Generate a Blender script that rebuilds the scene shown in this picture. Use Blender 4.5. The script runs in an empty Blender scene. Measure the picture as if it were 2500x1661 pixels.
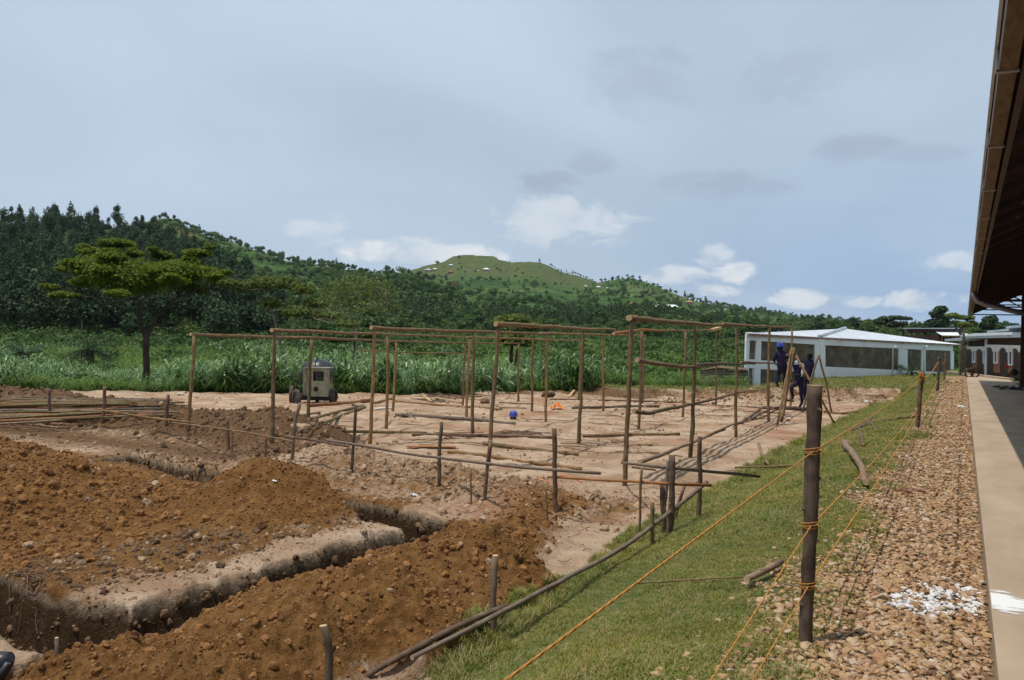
import bpy, math, random
import numpy as np
from mathutils import Vector
random.seed(7); RS=np.random.RandomState(11)
C=bpy.context.scene; COL=C.collection
# ------------------------------------------------------------------ camera, sky, sun, exposure
FPX=2012.; PSI=math.atan(.5485); PITCH=-.0015; ROLL=.028; EYE=np.array([0,0,1.6])
cP,sP=math.cos(PSI),math.sin(PSI)
Fh=np.array([-sP,cP,0]);Rh=np.array([cP,sP,0]);Zz=np.array([0,0,1.])
CF=math.cos(PITCH)*Fh+math.sin(PITCH)*Zz;CU=-math.sin(PITCH)*Fh+math.cos(PITCH)*Zz
CR=math.cos(ROLL)*Rh+math.sin(ROLL)*CU;CU2=-math.sin(ROLL)*Rh+math.cos(ROLL)*CU
cam=bpy.data.cameras.new('camera');co=bpy.data.objects.new('camera',cam);COL.objects.link(co)
cam.sensor_width=36;cam.lens=FPX/2500*36;cam.clip_start=.05;cam.clip_end=9000
from mathutils import Matrix
co.matrix_world=Matrix(((CR[0],CU2[0],-CF[0],0),(CR[1],CU2[1],-CF[1],0),(CR[2],CU2[2],-CF[2],1.6),(0,0,0,1)))
C.camera=co
SUN=Vector((-.17,-.22,1)).normalized()
sl=bpy.data.lights.new('sun','SUN');so=bpy.data.objects.new('sun',sl);COL.objects.link(so)
sl.energy=5.0;sl.angle=math.radians(.55);sl.color=(1,.94,.85);so.rotation_mode='QUATERNION'
so.rotation_quaternion=SUN.to_track_quat('Z','Y');so.location=(0,0,60)
C.view_settings.view_transform='Standard';C.view_settings.look='None';C.view_settings.gamma=1
C.view_settings.exposure=-0.66
try: C.view_settings.use_curve_mapping=False
except Exception: pass
C.render.engine='CYCLES';C.cycles.max_bounces=6;C.cycles.transparent_max_bounces=8
wd=bpy.data.worlds.new('World');C.world=wd;wd.use_nodes=True
def world():
    nt=wd.node_tree;N=nt.nodes;L=nt.links;N.clear()
    out=N.new('ShaderNodeOutputWorld');bg=N.new('ShaderNodeBackground');L.new(bg.outputs[0],out.inputs[0])
    bg.inputs[1].default_value=.09
    sky=N.new('ShaderNodeTexSky');sky.sky_type='NISHITA';sky.sun_disc=False
    sky.sun_elevation=math.asin(SUN.z);sky.sun_rotation=math.atan2(SUN.x,SUN.y);sky.air_density=1.1;sky.dust_density=1.2;sky.ozone_density=1.4
    tc=N.new('ShaderNodeTexCoord');sep=N.new('ShaderNodeSeparateXYZ');L.new(tc.outputs['Generated'],sep.inputs[0])
    def m(op,a,b=None,clamp=False):
        n=N.new('ShaderNodeMath');n.operation=op;n.use_clamp=clamp
        for i,x in enumerate((a,b)):
            if x is None: continue
            if isinstance(x,(int,float)): n.inputs[i].default_value=x
            else: L.new(x,n.inputs[i])
        return n.outputs[0]
    def mr(x,a,b,c=0,d=1,smooth=True):
        n=N.new('ShaderNodeMapRange');n.interpolation_type='SMOOTHSTEP' if smooth else 'LINEAR'
        L.new(x,n.inputs[0])
        for i,v in enumerate((a,b,c,d)): n.inputs[i+1].default_value=v
        return n.outputs[0]
    z=sep.outputs[2]
    zz=m('ADD',m('MAXIMUM',z,0.),.18)
    px=m('DIVIDE',sep.outputs[0],zz);py=m('DIVIDE',sep.outputs[1],zz)
    cb=N.new('ShaderNodeCombineXYZ');L.new(px,cb.inputs[0]);L.new(py,cb.inputs[1])
    def noise(vec,scale,det,rough=.55,dist=0,off=(0,0,0),sc=(1,1,1)):
        mp=N.new('ShaderNodeMapping');mp.inputs['Location'].default_value=off;mp.inputs['Scale'].default_value=sc
        L.new(vec,mp.inputs[0]);n=N.new('ShaderNodeTexNoise');n.inputs['Scale'].default_value=scale
        n.inputs['Detail'].default_value=det;n.inputs['Roughness'].default_value=rough;n.inputs['Distortion'].default_value=dist
        L.new(mp.outputs[0],n.inputs['Vector']);return n.outputs[0]
    def mixc(f,a,b):
        n=N.new('ShaderNodeMix');n.data_type='RGBA'
        L.new(f,n.inputs[0])
        for i,x in ((6,a),(7,b)):
            if isinstance(x,tuple): n.inputs[i].default_value=(*x,1)
            else: L.new(x,n.inputs[i])
        return n.outputs[2]
    # thin high cloud veil, patchy
    n1=noise(cb.outputs[0],.55,5,.5,.6,(3.1,.7,0),(1,.55,1))
    veil=mr(n1,.26,.60,.68,.99)
    base=mixc(veil,sky.outputs[0],(9.8,11.9,14.2))
    # paler towards the horizon
    hz=mr(z,.0,.26,.38,0.)
    base=mixc(hz,base,(7.9,10.4,13.6))
    rg=N.new('ShaderNodeVectorMath');rg.operation='DOT_PRODUCT';L.new(tc.outputs['Generated'],rg.inputs[0]);rg.inputs[1].default_value=tuple(Rh)
    blue=m('MULTIPLY',mr(rg.outputs['Value'],-.05,.5,0,.75),mr(z,.03,.30,1,0));blue=m('MULTIPLY',blue,mr(noise(cb.outputs[0],.9,4,.5,0,(1,5,0)),.35,.6,.55,1))
    base=mixc(blue,base,(4.6,7.4,12.0))
    # small grey streaks and patches
    n2=noise(cb.outputs[0],1.5,6,.55,.3,(8.3,2.2,1),(1,.6,1))
    grey=mr(n2,.60,.74,0,.42)
    base=mixc(grey,base,(8.0,9.4,11.8))
    # cumulus puffs low over the hills
    gen=tc.outputs['Generated']
    det=noise(gen,15,9,.66,.5,(0,0,0),(1,1,2.0))
    big=noise(gen,5,4,.5,0,(4,1,2),(1,1,2.4))
    def direc(x,y):
        d=CF+CR*(x-1250)/FPX-CU2*(y-830.5)/FPX
        return d/np.linalg.norm(d)
    # (x, y, half width px, half height px, strength)
    dark=[(1345,450,75,26,.75),(1450,398,50,32,.55),(1720,450,110,28,.6),(1895,460,60,20,.6),(2090,360,75,26,.6),(1560,200,120,70,.35),(2260,375,70,18,.4),(1940,190,110,50,.3),(2180,380,40,14,.3)]
    light=[(1370,540,150,62,.55),(800,570,75,38,.5),(905,615,75,26,.95),(1030,618,110,30,.8),(1165,625,75,24,1),(1640,675,90,26,.85),(1740,625,40,30,.6),(1790,668,52,26,1),(1745,707,50,16,.95),(1950,728,62,20,.95),(2100,735,55,16,.9),(2250,732,85,22,.95),(2340,640,60,20,.6)]
    def blobs(lst,lo,hi):
        acc=None
        for (x,y,w,h,s) in lst:
            d=direc(x,y)
            tan=np.array([cP,sP,0]);
            # scaled offset: horizontal by w, vertical by h
            vs=N.new('ShaderNodeVectorMath');vs.operation='SUBTRACT';L.new(gen,vs.inputs[0]);vs.inputs[1].default_value=tuple(d)
            right=np.cross(d,Zz);right/=np.linalg.norm(right)
            dt=N.new('ShaderNodeVectorMath');dt.operation='DOT_PRODUCT';L.new(vs.outputs[0],dt.inputs[0]);dt.inputs[1].default_value=tuple(right*FPX/w*.9)
            sz=N.new('ShaderNodeVectorMath');sz.operation='DOT_PRODUCT';L.new(vs.outputs[0],sz.inputs[0]);sz.inputs[1].default_value=(0,0,FPX/h*.9)
            a=m('POWER',m('ABSOLUTE',dt.outputs['Value']),2.);b=m('POWER',m('ABSOLUTE',sz.outputs['Value']),2.)
            r=m('SUBTRACT',1.,m('MULTIPLY',m('ADD',a,b),.45))
            r=m('MULTIPLY',m('MAXIMUM',r,0.),1.)
            r=m('ADD',r,m('MULTIPLY',m('SUBTRACT',det,.5),2.6))
            r=m('MULTIPLY',mr(r,lo,hi),s)
            r=m('MULTIPLY',r,mr(m('ADD',a,b),0.6,2.4,1,0))
            acc=r if acc is None else m('MAXIMUM',acc,r)
        return acc
    base=mixc(m('MULTIPLY',blobs(dark,.25,1.1),.95),base,(6.6,7.7,9.8))
    puff=blobs(light,.42,1.0)
    shade=mr(det,.35,.6)
    pc=mixc(shade,(10.6,12.0,13.6),(14.6,15.2,15.8))
    base=mixc(puff,base,pc)
    L.new(base,bg.inputs[0])
world()
# ------------------------------------------------------------------ projection helpers (photo pixel -> place)
def ray(x,y): return CF+CR*(x-1250)/FPX-CU2*(y-830.5)/FPX
def pl(x,y,z):
    d=ray(x,y);return EYE+d*((z-EYE[2])/d[2])
def at(x,y,depth): return EYE+ray(x,y)*depth
def onplane(x,y,P0,P1):            # vertical plane through P0,P1
    d=ray(x,y);t=np.array(P1[:2])-np.array(P0[:2]);n=np.array([t[1],-t[0]])
    k=(n@(np.array(P0[:2])-EYE[:2]))/(n@d[:2]);return EYE+d*k
# ------------------------------------------------------------------ noise
def _h(ix,iy,s):
    n=(ix.astype(np.int64)*374761393+iy.astype(np.int64)*668265263+s*1274126177)&0xffffffff
    n=((n^(n>>13))*1274126177)&0xffffffff
    return ((n^(n>>16))&0xffff)/65535.
def vn(x,y,s=0):
    ix=np.floor(x);iy=np.floor(y);fx=x-ix;fy=y-iy
    fx=fx*fx*fx*(fx*(fx*6-15)+10);fy=fy*fy*fy*(fy*(fy*6-15)+10)
    a=_h(ix,iy,s);b=_h(ix+1,iy,s);c=_h(ix,iy+1,s);d=_h(ix+1,iy+1,s)
    return (a+(b-a)*fx+(c-a)*fy+(a-b-c+d)*fx*fy)*2-1
def fbm(x,y,o=4,s=0,g=.5):
    r=0;a=1
    for k in range(o):
        r=r+a*vn(x*2**k+17.3*k,y*2**k-9.1*k,s+k);a*=g
    return r
def ss(x,a,b):
    t=np.clip((x-a)/(b-a),0,1);return t*t*(3-2*t)
# ------------------------------------------------------------------ terrain
RIDGES=[ # (ridge depth, foot depth, skyline px:y)
 (330,125,[(-900,520),(0,548),(100,556),(200,566),(300,580),(380,592),(450,612),(550,655),(620,705),(700,765),(800,830),(900,900)]),
 (720,230,[(-900,560),(0,560),(250,560),(340,545),(393,538),(440,551),(482,566),(536,584),(600,606),(643,620),(700,637),(760,646),(823,652),(906,659),(1000,664),(1080,684),(1180,712),(1300,745),(1450,795),(1600,860)]),
 (1500,300,[(700,760),(900,690),(980,658),(1040,648),(1070,642),(1110,628),(1165,621),(1205,627),(1240,640),(1290,638),(1320,643),(1350,654),(1366,660),(1400,672),(1450,692),(1520,712),(1620,745),(1800,800),(2000,850)]),
 (1150,240,[(1200,790),(1350,725),(1439,696),(1485,694),(1520,687),(1548,686),(1590,698),(1630,715),(1690,736),(1790,748),(1825,754),(1900,765),(1972,776),(2096,788),(2200,796),(2400,806),(2700,815),(3600,815)]),
]
E_U=[-80,-45,-31,-27.5,-24.6,-19.8,-17.6,-11.4,-9.8,-9.0]
E_V=[-8,6,17.6,20.8,23.3,27.6,34.0,40.0,44,60]
def seg(u,v,a,b):
    a=np.array(a,float);b=np.array(b,float);t=np.clip(((u-a[0])*(b[0]-a[0])+(v-a[1])*(b[1]-a[1]))/((b-a)@(b-a)),0,1)
    return np.hypot(u-(a[0]+t*(b[0]-a[0])),v-(a[1]+t*(b[1]-a[1])))
def bank_edge(v): # left foot of the grassy bank
    return np.interp(v,[0,4.7,7.7,10,13.6,18.3,23,29,34,38,44],[-3.05,-3.15,-3.38,-3.6,-3.5,-3.6,-3.55,-3.55,-3.5,-3.3,-2.8])
def t3near(u): return 8.3+(-5.9-u)*.17
HEAPS=[('m1',(-4.15,1.5),(-4.3,6.9),1.2,.42),('m1b',(-4.6,8.4),(-4.9,10.2),.9,.15),
 ('m2',(-7.95,8.05),(-8.05,8.05),1.2,.74),
 ('m3b',(-10.8,6.5),(-15,7.6),1.9,.5),('m3a',(-12.2,12.9),(-26,13.8),1.5,.62),
 ('m4',(-11.2,11.6),(-6.2,10.7),1.35,.30)]
def heap_h(u,v):
    w=fbm(u*.9,v*.9,3,40)*.22
    out={}
    for n,a,b,r,h in HEAPS:
        d=seg(u,v,a,b)+w*(.5 if n=='m2' else 1)
        t=np.clip(1-d/r,0,1)
        if n=='m2': out[n]=h*(1-np.sqrt((1-t)**2+.02)+.01).clip(0,1)*1.0
        else: out[n]=h*(t*t*(3-2*t))**.8*(1+.25*vn(u*1.3,v*1.3,77))
    return out
def trench(u,v):
    w=fbm(u*1.6,v*1.6,2,60)*.09
    s=.20
    ul=np.interp(v,[0,3.66,4.45,4.6,6,7.1,8.1,8.6],[-5.9,-5.9,-6.05,-6.2,-6.25,-6.16,-5.9,-5.8])+w
    t1=ss(u,ul-s*.3,ul+s)*(1-ss(u,ul+.56,ul+.85))*(1-ss(v,8.75,9.0))
    t2=(ss(v,3.62+w,3.8+w)*(1-ss(v,4.5+w-.05,4.62+w)))*(1-ss(u,-5.5,-5.3))*ss(u,-30,-29)
    tn=t3near(u)
    t3=ss(v,tn-.02+w,tn+.1+w)*(1-ss(v,tn+.62+w,tn+.78+w))*(1-ss(u,-5.25,-5.1))*ss(u,-13.9,-13.7)
    return np.maximum(np.maximum(t1,t2),t3),t3
def depth_of(u,v): return -u*sP+v*cP
def H(u,v,detail=True):
    u=np.asarray(u,float);v=np.asarray(v,float)
    dep=depth_of(u,v);lat=u*cP+v*sP;r=np.hypot(u,v)
    terr=-.76-.004*np.clip(-u-5,0,40)-.003*np.clip(v-10,0,40)
    be=bank_edge(v)
    t=ss(u,be,np.maximum(be+2.1,-1.15)+0*v)
    z=terr+(-.075-terr)*t
    # eroded step up to the plateau before the white building
    ln=37.2+(np.maximum(u,-12.5)+11)*1.25+fbm(u*.5,v*.5,3,90)*1.2
    up=ss(v,ln,ln+.9)*(u<be+.6)
    z=z+.32*up*(1-t)+.10*ss(v,ln-9,ln)*(u>-9)*(1-t)*(v>26)
    hh=heap_h(u,v)
    hs=sum(hh.values())
    tm,t3=trench(u,v)
    near=(dep<45)
    z=z+np.where(near,np.where(u<-3.3,hs,0),0)
    cut=.72*tm
    z=np.where(near,np.where(tm>0,np.minimum(z,z-cut*(1-np.clip(hh['m1']/.35,0,1)*.6)),z),z)
    # beyond the made ground the land falls to the valley field
    ev=np.interp(u,E_U,E_V)
    out=ss(v-ev,0,7)*(u<-8.6)+0
    vz=-2.1-.3*ss(dep,40,60)+.022*np.clip(dep-62,0,400)
    vz=np.where(u>-8.6,np.maximum(vz,-1.0+0.02*np.clip(dep-90,0,400)),vz)
    far=ss(dep,85,120)
    m=np.maximum(out,far)
    z=z*(1-m)+vz*m
    behind=dep<1
    ds=np.maximum(dep,1)
    px=1250+FPX*np.clip(lat/ds,-1.4,1.4)
    yh=792.5+.028*px
    hz=np.full_like(z,-1e3)
    for D,D0,tab in RIDGES:
        xs=[a for a,b in tab];ys=[b for a,b in tab]
        Dr=D*(1+.06*vn(px/160.,px*0+D,5))
        zr=1.6+(yh-np.interp(px,xs,ys))*Dr/FPX
        zr=zr+ (vn(px/90.,px*0,int(D))*.012*D*.12)
        tt=np.clip((dep-D0)/(Dr-D0),0,1)
        prof=tt*(.55+.45*tt)
        hk=vz+(zr-vz)*prof-np.clip(dep-Dr,0,1e9)*.25
        hk=np.where(dep>D0,hk,-1e3)
        hz=np.maximum(hz,hk)
    lump=fbm(u/70.,v/70.,4,3)*np.clip((dep-140)*.02,0,6)*.6
    z=np.where(behind,z,np.maximum(z,hz+lump*ss(hz-z,0,6)))
    if detail:
        nearf=np.clip(1-r/90,0,1)
        site=(u<be-.05)&(dep<45)
        a=np.clip(hs*3.2,0,1)
        n=fbm(u*.8,v*.8,3,21)*.045+fbm(u*4,v*4,4,22,.6)*.017+np.clip(1-np.abs(v-ev+.2)/1.1,0,1)*(u<-8.6)*(.16+.12*vn(u*1.7,v*1.7,25))
        rough=np.abs(fbm(u*6,v*6,4,30,.6))*.055*a+fbm(u*2.3,v*2.3,2,31)*.05*a
        churn=np.clip(1-np.abs(v-10.6+(u+8)*-.15)/2.6,0,1)*(u<-4.2)*(u>-13)
        rough=rough+churn*np.abs(fbm(u*4,v*4,4,33,.6))*.06
        calm=1-.85*np.clip(tm*(1-tm)*8,0,1)
        z=z+np.where(site,(n*1.0+rough)*calm,np.where(dep<60,fbm(u*3,v*3,3,24)*.012,0))*nearf
        wall=tm*(1-tm)*4
        z=z+wall*fbm(u*2.2,v*2.2,2,35,.5)*.14*near+np.exp(-((tm-.02)/.10)**2)*(tm>.001)*fbm(u*4,v*4,3,36,.6)*.05*near
        z=z+up*(1-up)*4*fbm(u*3,v*3,3,92,.6)*.12*(dep<80)+np.clip(1-np.abs(v-ln+3)/5,0,1)*(v>28)*(dep<70)*fbm(u*2.5,v*2.5,4,94,.6)*.06
        z=np.where(u>-.02,np.where((u<14)&(v<60),-.12,z),z)
    return z
_tt=np.concatenate([np.arange(2,60,.02),np.arange(60,1800,.5)])
def g(x,y,detail=True):        # pixel -> point on the ground
    d=ray(x,y);P=EYE[:,None]+d[:,None]*_tt[None]
    h=H(P[0],P[1],detail);k=np.argmax(P[2]<=h)
    if k==0: return EYE+d*_tt[-1]
    a=P[2][k-1]-h[k-1];b=h[k]-P[2][k];t=_tt[k-1]+(_tt[k]-_tt[k-1])*a/(a+b+1e-9)
    return EYE+d*t
def gh(u,v): return float(H(np.array([u]),np.array([v]))[0])
# ------------------------------------------------------------------ material helpers
def mat(name,rough=.85,spec=.2):
    m=bpy.data.materials.new(name);m.use_nodes=True;nt=m.node_tree
    b=nt.nodes['Principled BSDF'];b.inputs['Roughness'].default_value=rough
    b.inputs['Specular IOR Level'].default_value=spec
    return m,nt,b
class G:
    def __init__(s,nt): s.nt=nt
    def n(s,t,**k):
        n=s.nt.nodes.new('ShaderNode'+t)
        for a,v in k.items(): setattr(n,a,v)
        return n
    def l(s,a,b): s.nt.links.new(a,b)
    def noise(s,vec,scale,det=4,rough=.55,sc=None,dist=0):
        if sc is not None:
            mp=s.n('Mapping');mp.inputs['Scale'].default_value=sc;s.l(vec,mp.inputs[0]);vec=mp.outputs[0]
        n=s.n('TexNoise');n.inputs['Scale'].default_value=scale;n.inputs['Detail'].default_value=det;n.inputs['Roughness'].default_value=rough;n.inputs['Distortion'].default_value=dist
        s.l(vec,n.inputs['Vector']);return n.outputs[0]
    def ramp(s,fac,stops):
        r=s.n('ValToRGB');e=r.color_ramp.elements
        while len(e)<len(stops): e.new(.5)
        for i,(p,c) in enumerate(stops): e[i].position=p;e[i].color=(*c,1)
        s.l(fac,r.inputs[0]);return r.outputs[0]
    def mr(s,x,a,b,c=0,d=1):
        n=s.n('MapRange');s.l(x,n.inputs[0])
        for i,v in enumerate((a,b,c,d)): n.inputs[i+1].default_value=v
        return n.outputs[0]
    def mix(s,f,a,b,mode='MIX'):
        n=s.n('Mix',data_type='RGBA',blend_type=mode)
        if isinstance(f,(int,float)): n.inputs[0].default_value=f
        else: s.l(f,n.inputs[0])
        for i,x in ((6,a),(7,b)):
            if isinstance(x,tuple): n.inputs[i].default_value=(*x,1)
            else: s.l(x,n.inputs[i])
        return n.outputs[2]
    def math(s,op,a,b=0.):
        n=s.n('Math',operation=op)
        for i,x in ((0,a),(1,b)):
            if isinstance(x,(int,float)): n.inputs[i].default_value=x
            else: s.l(x,n.inputs[i])
        return n.outputs[0]
    def bump(s,h,b,strength=.5,dist=.02):
        n=s.n('Bump');n.inputs['Strength'].default_value=strength;n.inputs['Distance'].default_value=dist
        s.l(h,n.inputs['Height']);s.l(n.outputs[0],b.inputs['Normal'])
def pos(k): return k.n('NewGeometry').outputs['Position']
def mottled(name,stops,scale=4,det=6,rough=.9,spec=.15,bump=.3,bd=.01,rnd=0.,coord='pos',metal=0.,sc=None):
    m,nt,b=mat(name,rough,spec);k=G(nt)
    vec=pos(k) if coord=='pos' else k.n('TexCoord').outputs['Object']
    f=k.noise(vec,scale,det,.6,sc)
    c=k.ramp(f,stops)
    if rnd:
        oi=k.n('ObjectInfo').outputs['Random']
        c=k.mix(1.,c,k.ramp(oi,[(0,(1-rnd,1-rnd,1-rnd)),(1,(1+rnd,1+rnd*.9,1+rnd*.8))]),'MULTIPLY')
    k.l(c,b.inputs['Base Color']);b.inputs['Metallic'].default_value=metal
    if bump: k.bump(k.noise(vec,scale*6,5,.6),b,bump,bd)
    return m
# ------------------------------------------------------------------ object helpers
def link(name,me,parent=None,mats=None,loc=None):
    o=bpy.data.objects.new(name,me);COL.objects.link(o)
    if parent is not None: o.parent=parent
    if mats and me is not None and not me.materials:
        for x in (mats if isinstance(mats,(list,tuple)) else [mats]): me.materials.append(x)
    if loc is not None: o.location=loc
    return o
def tag(o,label=None,cat=None,group=None,kind=None):
    if label: o['label']=label
    if cat: o['category']=cat
    if group: o['group']=group
    if kind: o['kind']=kind
    return o
def thing(name,label,cat,loc=(0,0,0),group=None):
    o=bpy.data.objects.new(name,None);COL.objects.link(o);o.location=loc;o.empty_display_size=.2
    return tag(o,label,cat,group)
class MB:
    def __init__(s): s.v=[];s.f=[];s.m=[];s.sm=[]
    def add(s,V,F,mi=0,smooth=False):
        o=len(s.v);s.v+= [tuple(map(float,p)) for p in V];s.f+=[tuple(i+o for i in f) for f in F];s.m+=[mi]*len(F);s.sm+=[smooth]*len(F)
    def box(s,c,size,R=None,mi=0):
        c=np.array(c,float);h=np.array(size,float)/2
        V=np.array([[x,y,z] for x in(-1,1) for y in(-1,1) for z in(-1,1)])*h
        if R is not None: V=V@np.array(R)
        s.add(V+c,[(0,1,3,2),(4,6,7,5),(0,4,5,1),(2,3,7,6),(0,2,6,4),(1,5,7,3)],mi)
    def bar(s,a,b,w,h,up=(0,0,1),mi=0):   # rectangular bar from a to b
        a=np.array(a,float);b=np.array(b,float);d=b-a;L=np.linalg.norm(d);d/=L
        x=np.cross(d,up);x/=np.linalg.norm(x)+1e-9;y=np.cross(x,d)
        V=[p+x*i*w/2+y*j*h/2 for p in(a,b) for i in(-1,1) for j in(-1,1)]
        s.add(V,[(0,1,3,2),(4,6,7,5),(0,4,5,1),(2,3,7,6),(0,2,6,4),(1,5,7,3)],mi)
    def prism(s,P,off,mi=0):              # polygon extruded by vector
        P=[np.array(p,float) for p in P];n=len(P);off=np.array(off,float)
        V=P+[p+off for p in P]
        s.add(V,[tuple(range(n))[::-1],tuple(range(n,2*n))]+[(i,(i+1)%n,n+(i+1)%n,n+i) for i in range(n)],mi)
    def tube(s,pts,rad,n=8,mi=0,cap=1,jit=0.,rs=None,smooth=True,capmi=None):
        pts=np.array(pts,float);k=len(pts);rad=np.broadcast_to(np.array(rad,float),(k,)) if np.ndim(rad)<2 else rad
        T=np.gradient(pts,axis=0);T/=np.linalg.norm(T,axis=1)[:,None]+1e-9
        up=np.array([0,0,1.]) if abs(T[0][2])<.9 else np.array([0,1.,0])
        V=[]
        for i in range(k):
            x=np.cross(T[i],up);x/=np.linalg.norm(x)+1e-9;y=np.cross(x,T[i])
            for j in range(n):
                a=2*math.pi*j/n;rr=rad[i]*(1+(rs.uniform(-jit,jit) if rs is not None else 0))
                V.append(pts[i]+(x*math.cos(a)+y*math.sin(a))*rr)
        F=[(i*n+j,i*n+(j+1)%n,(i+1)*n+(j+1)%n,(i+1)*n+j) for i in range(k-1) for j in range(n)]
        o=len(s.v);s.add(V,F,mi,smooth)
        if cap:
            cm=mi if capmi is None else capmi
            s.f+=[tuple(o+j for j in range(n))[::-1],tuple(o+(k-1)*n+j for j in range(n))];s.m+=[cm]*2;s.sm+=[False]*2
    def lathe(s,prof,n=16,c=(0,0,0),mi=0,axis='z'):
        V=[];F=[]
        for (r,z) in prof:
            for j in range(n):
                a=2*math.pi*j/n;p=(r*math.cos(a),r*math.sin(a),z)
                if axis=='x': p=(z,r*math.cos(a),r*math.sin(a))
                if axis=='y': p=(r*math.cos(a),z,-r*math.sin(a))
                V.append(np.array(p)+np.array(c))
        for i in range(len(prof)-1):
            for j in range(n): F.append((i*n+j,i*n+(j+1)%n,(i+1)*n+(j+1)%n,(i+1)*n+j))
        s.add(V,F,mi,True)
    def mesh(s,name):
        me=bpy.data.meshes.new(name);me.from_pydata(s.v,[],s.f)
        me.polygons.foreach_set('material_index',s.m);me.polygons.foreach_set('use_smooth',s.sm);me.update();return me
    def build(s,name,mats,parent=None): return link(name,s.mesh(name),parent,mats)
def npmesh(name,V,F,mi=None,smooth=True):  # F: (n,4) or (n,3) numpy
    me=bpy.data.meshes.new(name);V=np.asarray(V,np.float32);F=np.asarray(F,np.int32)
    me.vertices.add(len(V));me.vertices.foreach_set('co',V.ravel())
    k=F.shape[1];me.loops.add(F.size);me.loops.foreach_set('vertex_index',F.ravel())
    me.polygons.add(len(F));me.polygons.foreach_set('loop_start',np.arange(0,F.size,k,dtype=np.int32))
    try: me.polygons.foreach_set('loop_total',np.full(len(F),k,np.int32))
    except Exception: pass
    if mi is not None: me.polygons.foreach_set('material_index',np.asarray(mi,np.int32))
    me.polygons.foreach_set('use_smooth',np.full(len(F),smooth))
    me.update();return me
# ------------------------------------------------------------------ materials
def soil_material():
    m,nt,b=mat('soil',.95,.08);k=G(nt);p=pos(k)
    a=k.n('Attribute',attribute_name='zone');sp=k.n('SeparateColor');k.l(a.outputs['Color'],sp.inputs[0])
    n1=k.noise(p,1.1,6,.6);n2=k.noise(p,9,5,.6);n3=k.noise(p,.35,3,.5);n4=k.noise(p,38,3,.6)
    pale=k.ramp(n1,[(.25,(.30,.185,.105)),(.43,(.42,.28,.18)),(.58,(.55,.40,.28)),(.78,(.64,.49,.37))])
    pale=k.mix(k.mr(k.noise(p,2.3,5,.6,(1,1,1)),.55,.75,0,.65),pale,(.27,.14,.07))
    pale=k.mix(k.mr(n3,.56,.68,0,.6),pale,(.36,.16,.085));pale=k.mix(k.mr(k.noise(p,5.5,5,.7),.55,.72,0,.5),pale,(.25,.155,.095))
    heap=k.ramp(n2,[(.25,(.090,.040,.013)),(.5,(.20,.095,.031)),(.75,(.31,.168,.066))])
    heap=k.mix(k.mr(n1,.4,.65,0,.5),heap,(.255,.135,.048))
    dark=k.ramp(n2,[(.25,(.085,.048,.027)),(.5,(.155,.088,.045)),(.8,(.25,.15,.08))])
    jit=k.mr(n2,.3,.7,-.25,.25)
    c=k.mix(k.mr(k.math('ADD',sp.outputs[0],jit),.3,.7),pale,heap)
    c=k.mix(k.mr(k.math('ADD',sp.outputs[1],jit),.3,.7),c,dark)
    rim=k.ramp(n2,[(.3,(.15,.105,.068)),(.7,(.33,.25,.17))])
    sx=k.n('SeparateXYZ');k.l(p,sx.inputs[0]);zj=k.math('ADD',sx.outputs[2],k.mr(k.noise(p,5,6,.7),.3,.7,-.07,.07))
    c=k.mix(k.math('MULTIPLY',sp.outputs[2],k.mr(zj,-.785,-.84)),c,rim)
    wall_shade=k.ramp(n2,[(.3,(.045,.025,.013)),(.7,(.095,.055,.028))]);c=k.mix(k.math('MULTIPLY',sp.outputs[2],k.mr(zj,-.84,-.93)),c,wall_shade)  # trench wall shade painted into the soil colour by height
    c=k.mix(k.mr(n4,.3,.7,.0,.35),c,k.mix(1.,c,(.62,.58,.52),'MULTIPLY'))
    k.l(c,b.inputs['Base Color'])
    h=k.math('ADD',k.noise(p,22,6,.65),k.math('MULTIPLY',k.noise(p,90,3,.6),.35))
    k.bump(h,b,.9,.05);return m
def turf_material():
    m,nt,b=mat('turf',.95,.08);k=G(nt);p=pos(k)
    n1=k.noise(p,1.3,5,.6);n2=k.noise(p,26,4,.6)
    c=k.ramp(n1,[(.3,(.055,.085,.022)),(.5,(.085,.115,.030)),(.68,(.16,.135,.065))])
    c=k.mix(k.mr(n2,.35,.7,0,.6),c,(.13,.10,.05))
    k.l(c,b.inputs['Base Color']);k.bump(n2,b,.6,.02);return m
def gravelbase_material():
    return mottled('gravel_bed',[(.25,(.10,.062,.035)),(.5,(.22,.14,.08)),(.75,(.36,.25,.15))],16,6,bump=.9,bd=.02)
def field_material():
    m,nt,b=mat('field_ground',.95,.05);k=G(nt);p=pos(k)
    c=k.ramp(k.noise(p,.25,6,.6),[(.3,(.045,.09,.016)),(.5,(.08,.14,.026)),(.7,(.13,.175,.045))])
    k.l(c,b.inputs['Base Color']);k.bump(k.noise(p,3,5,.6),b,.8,.2);return m
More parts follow.
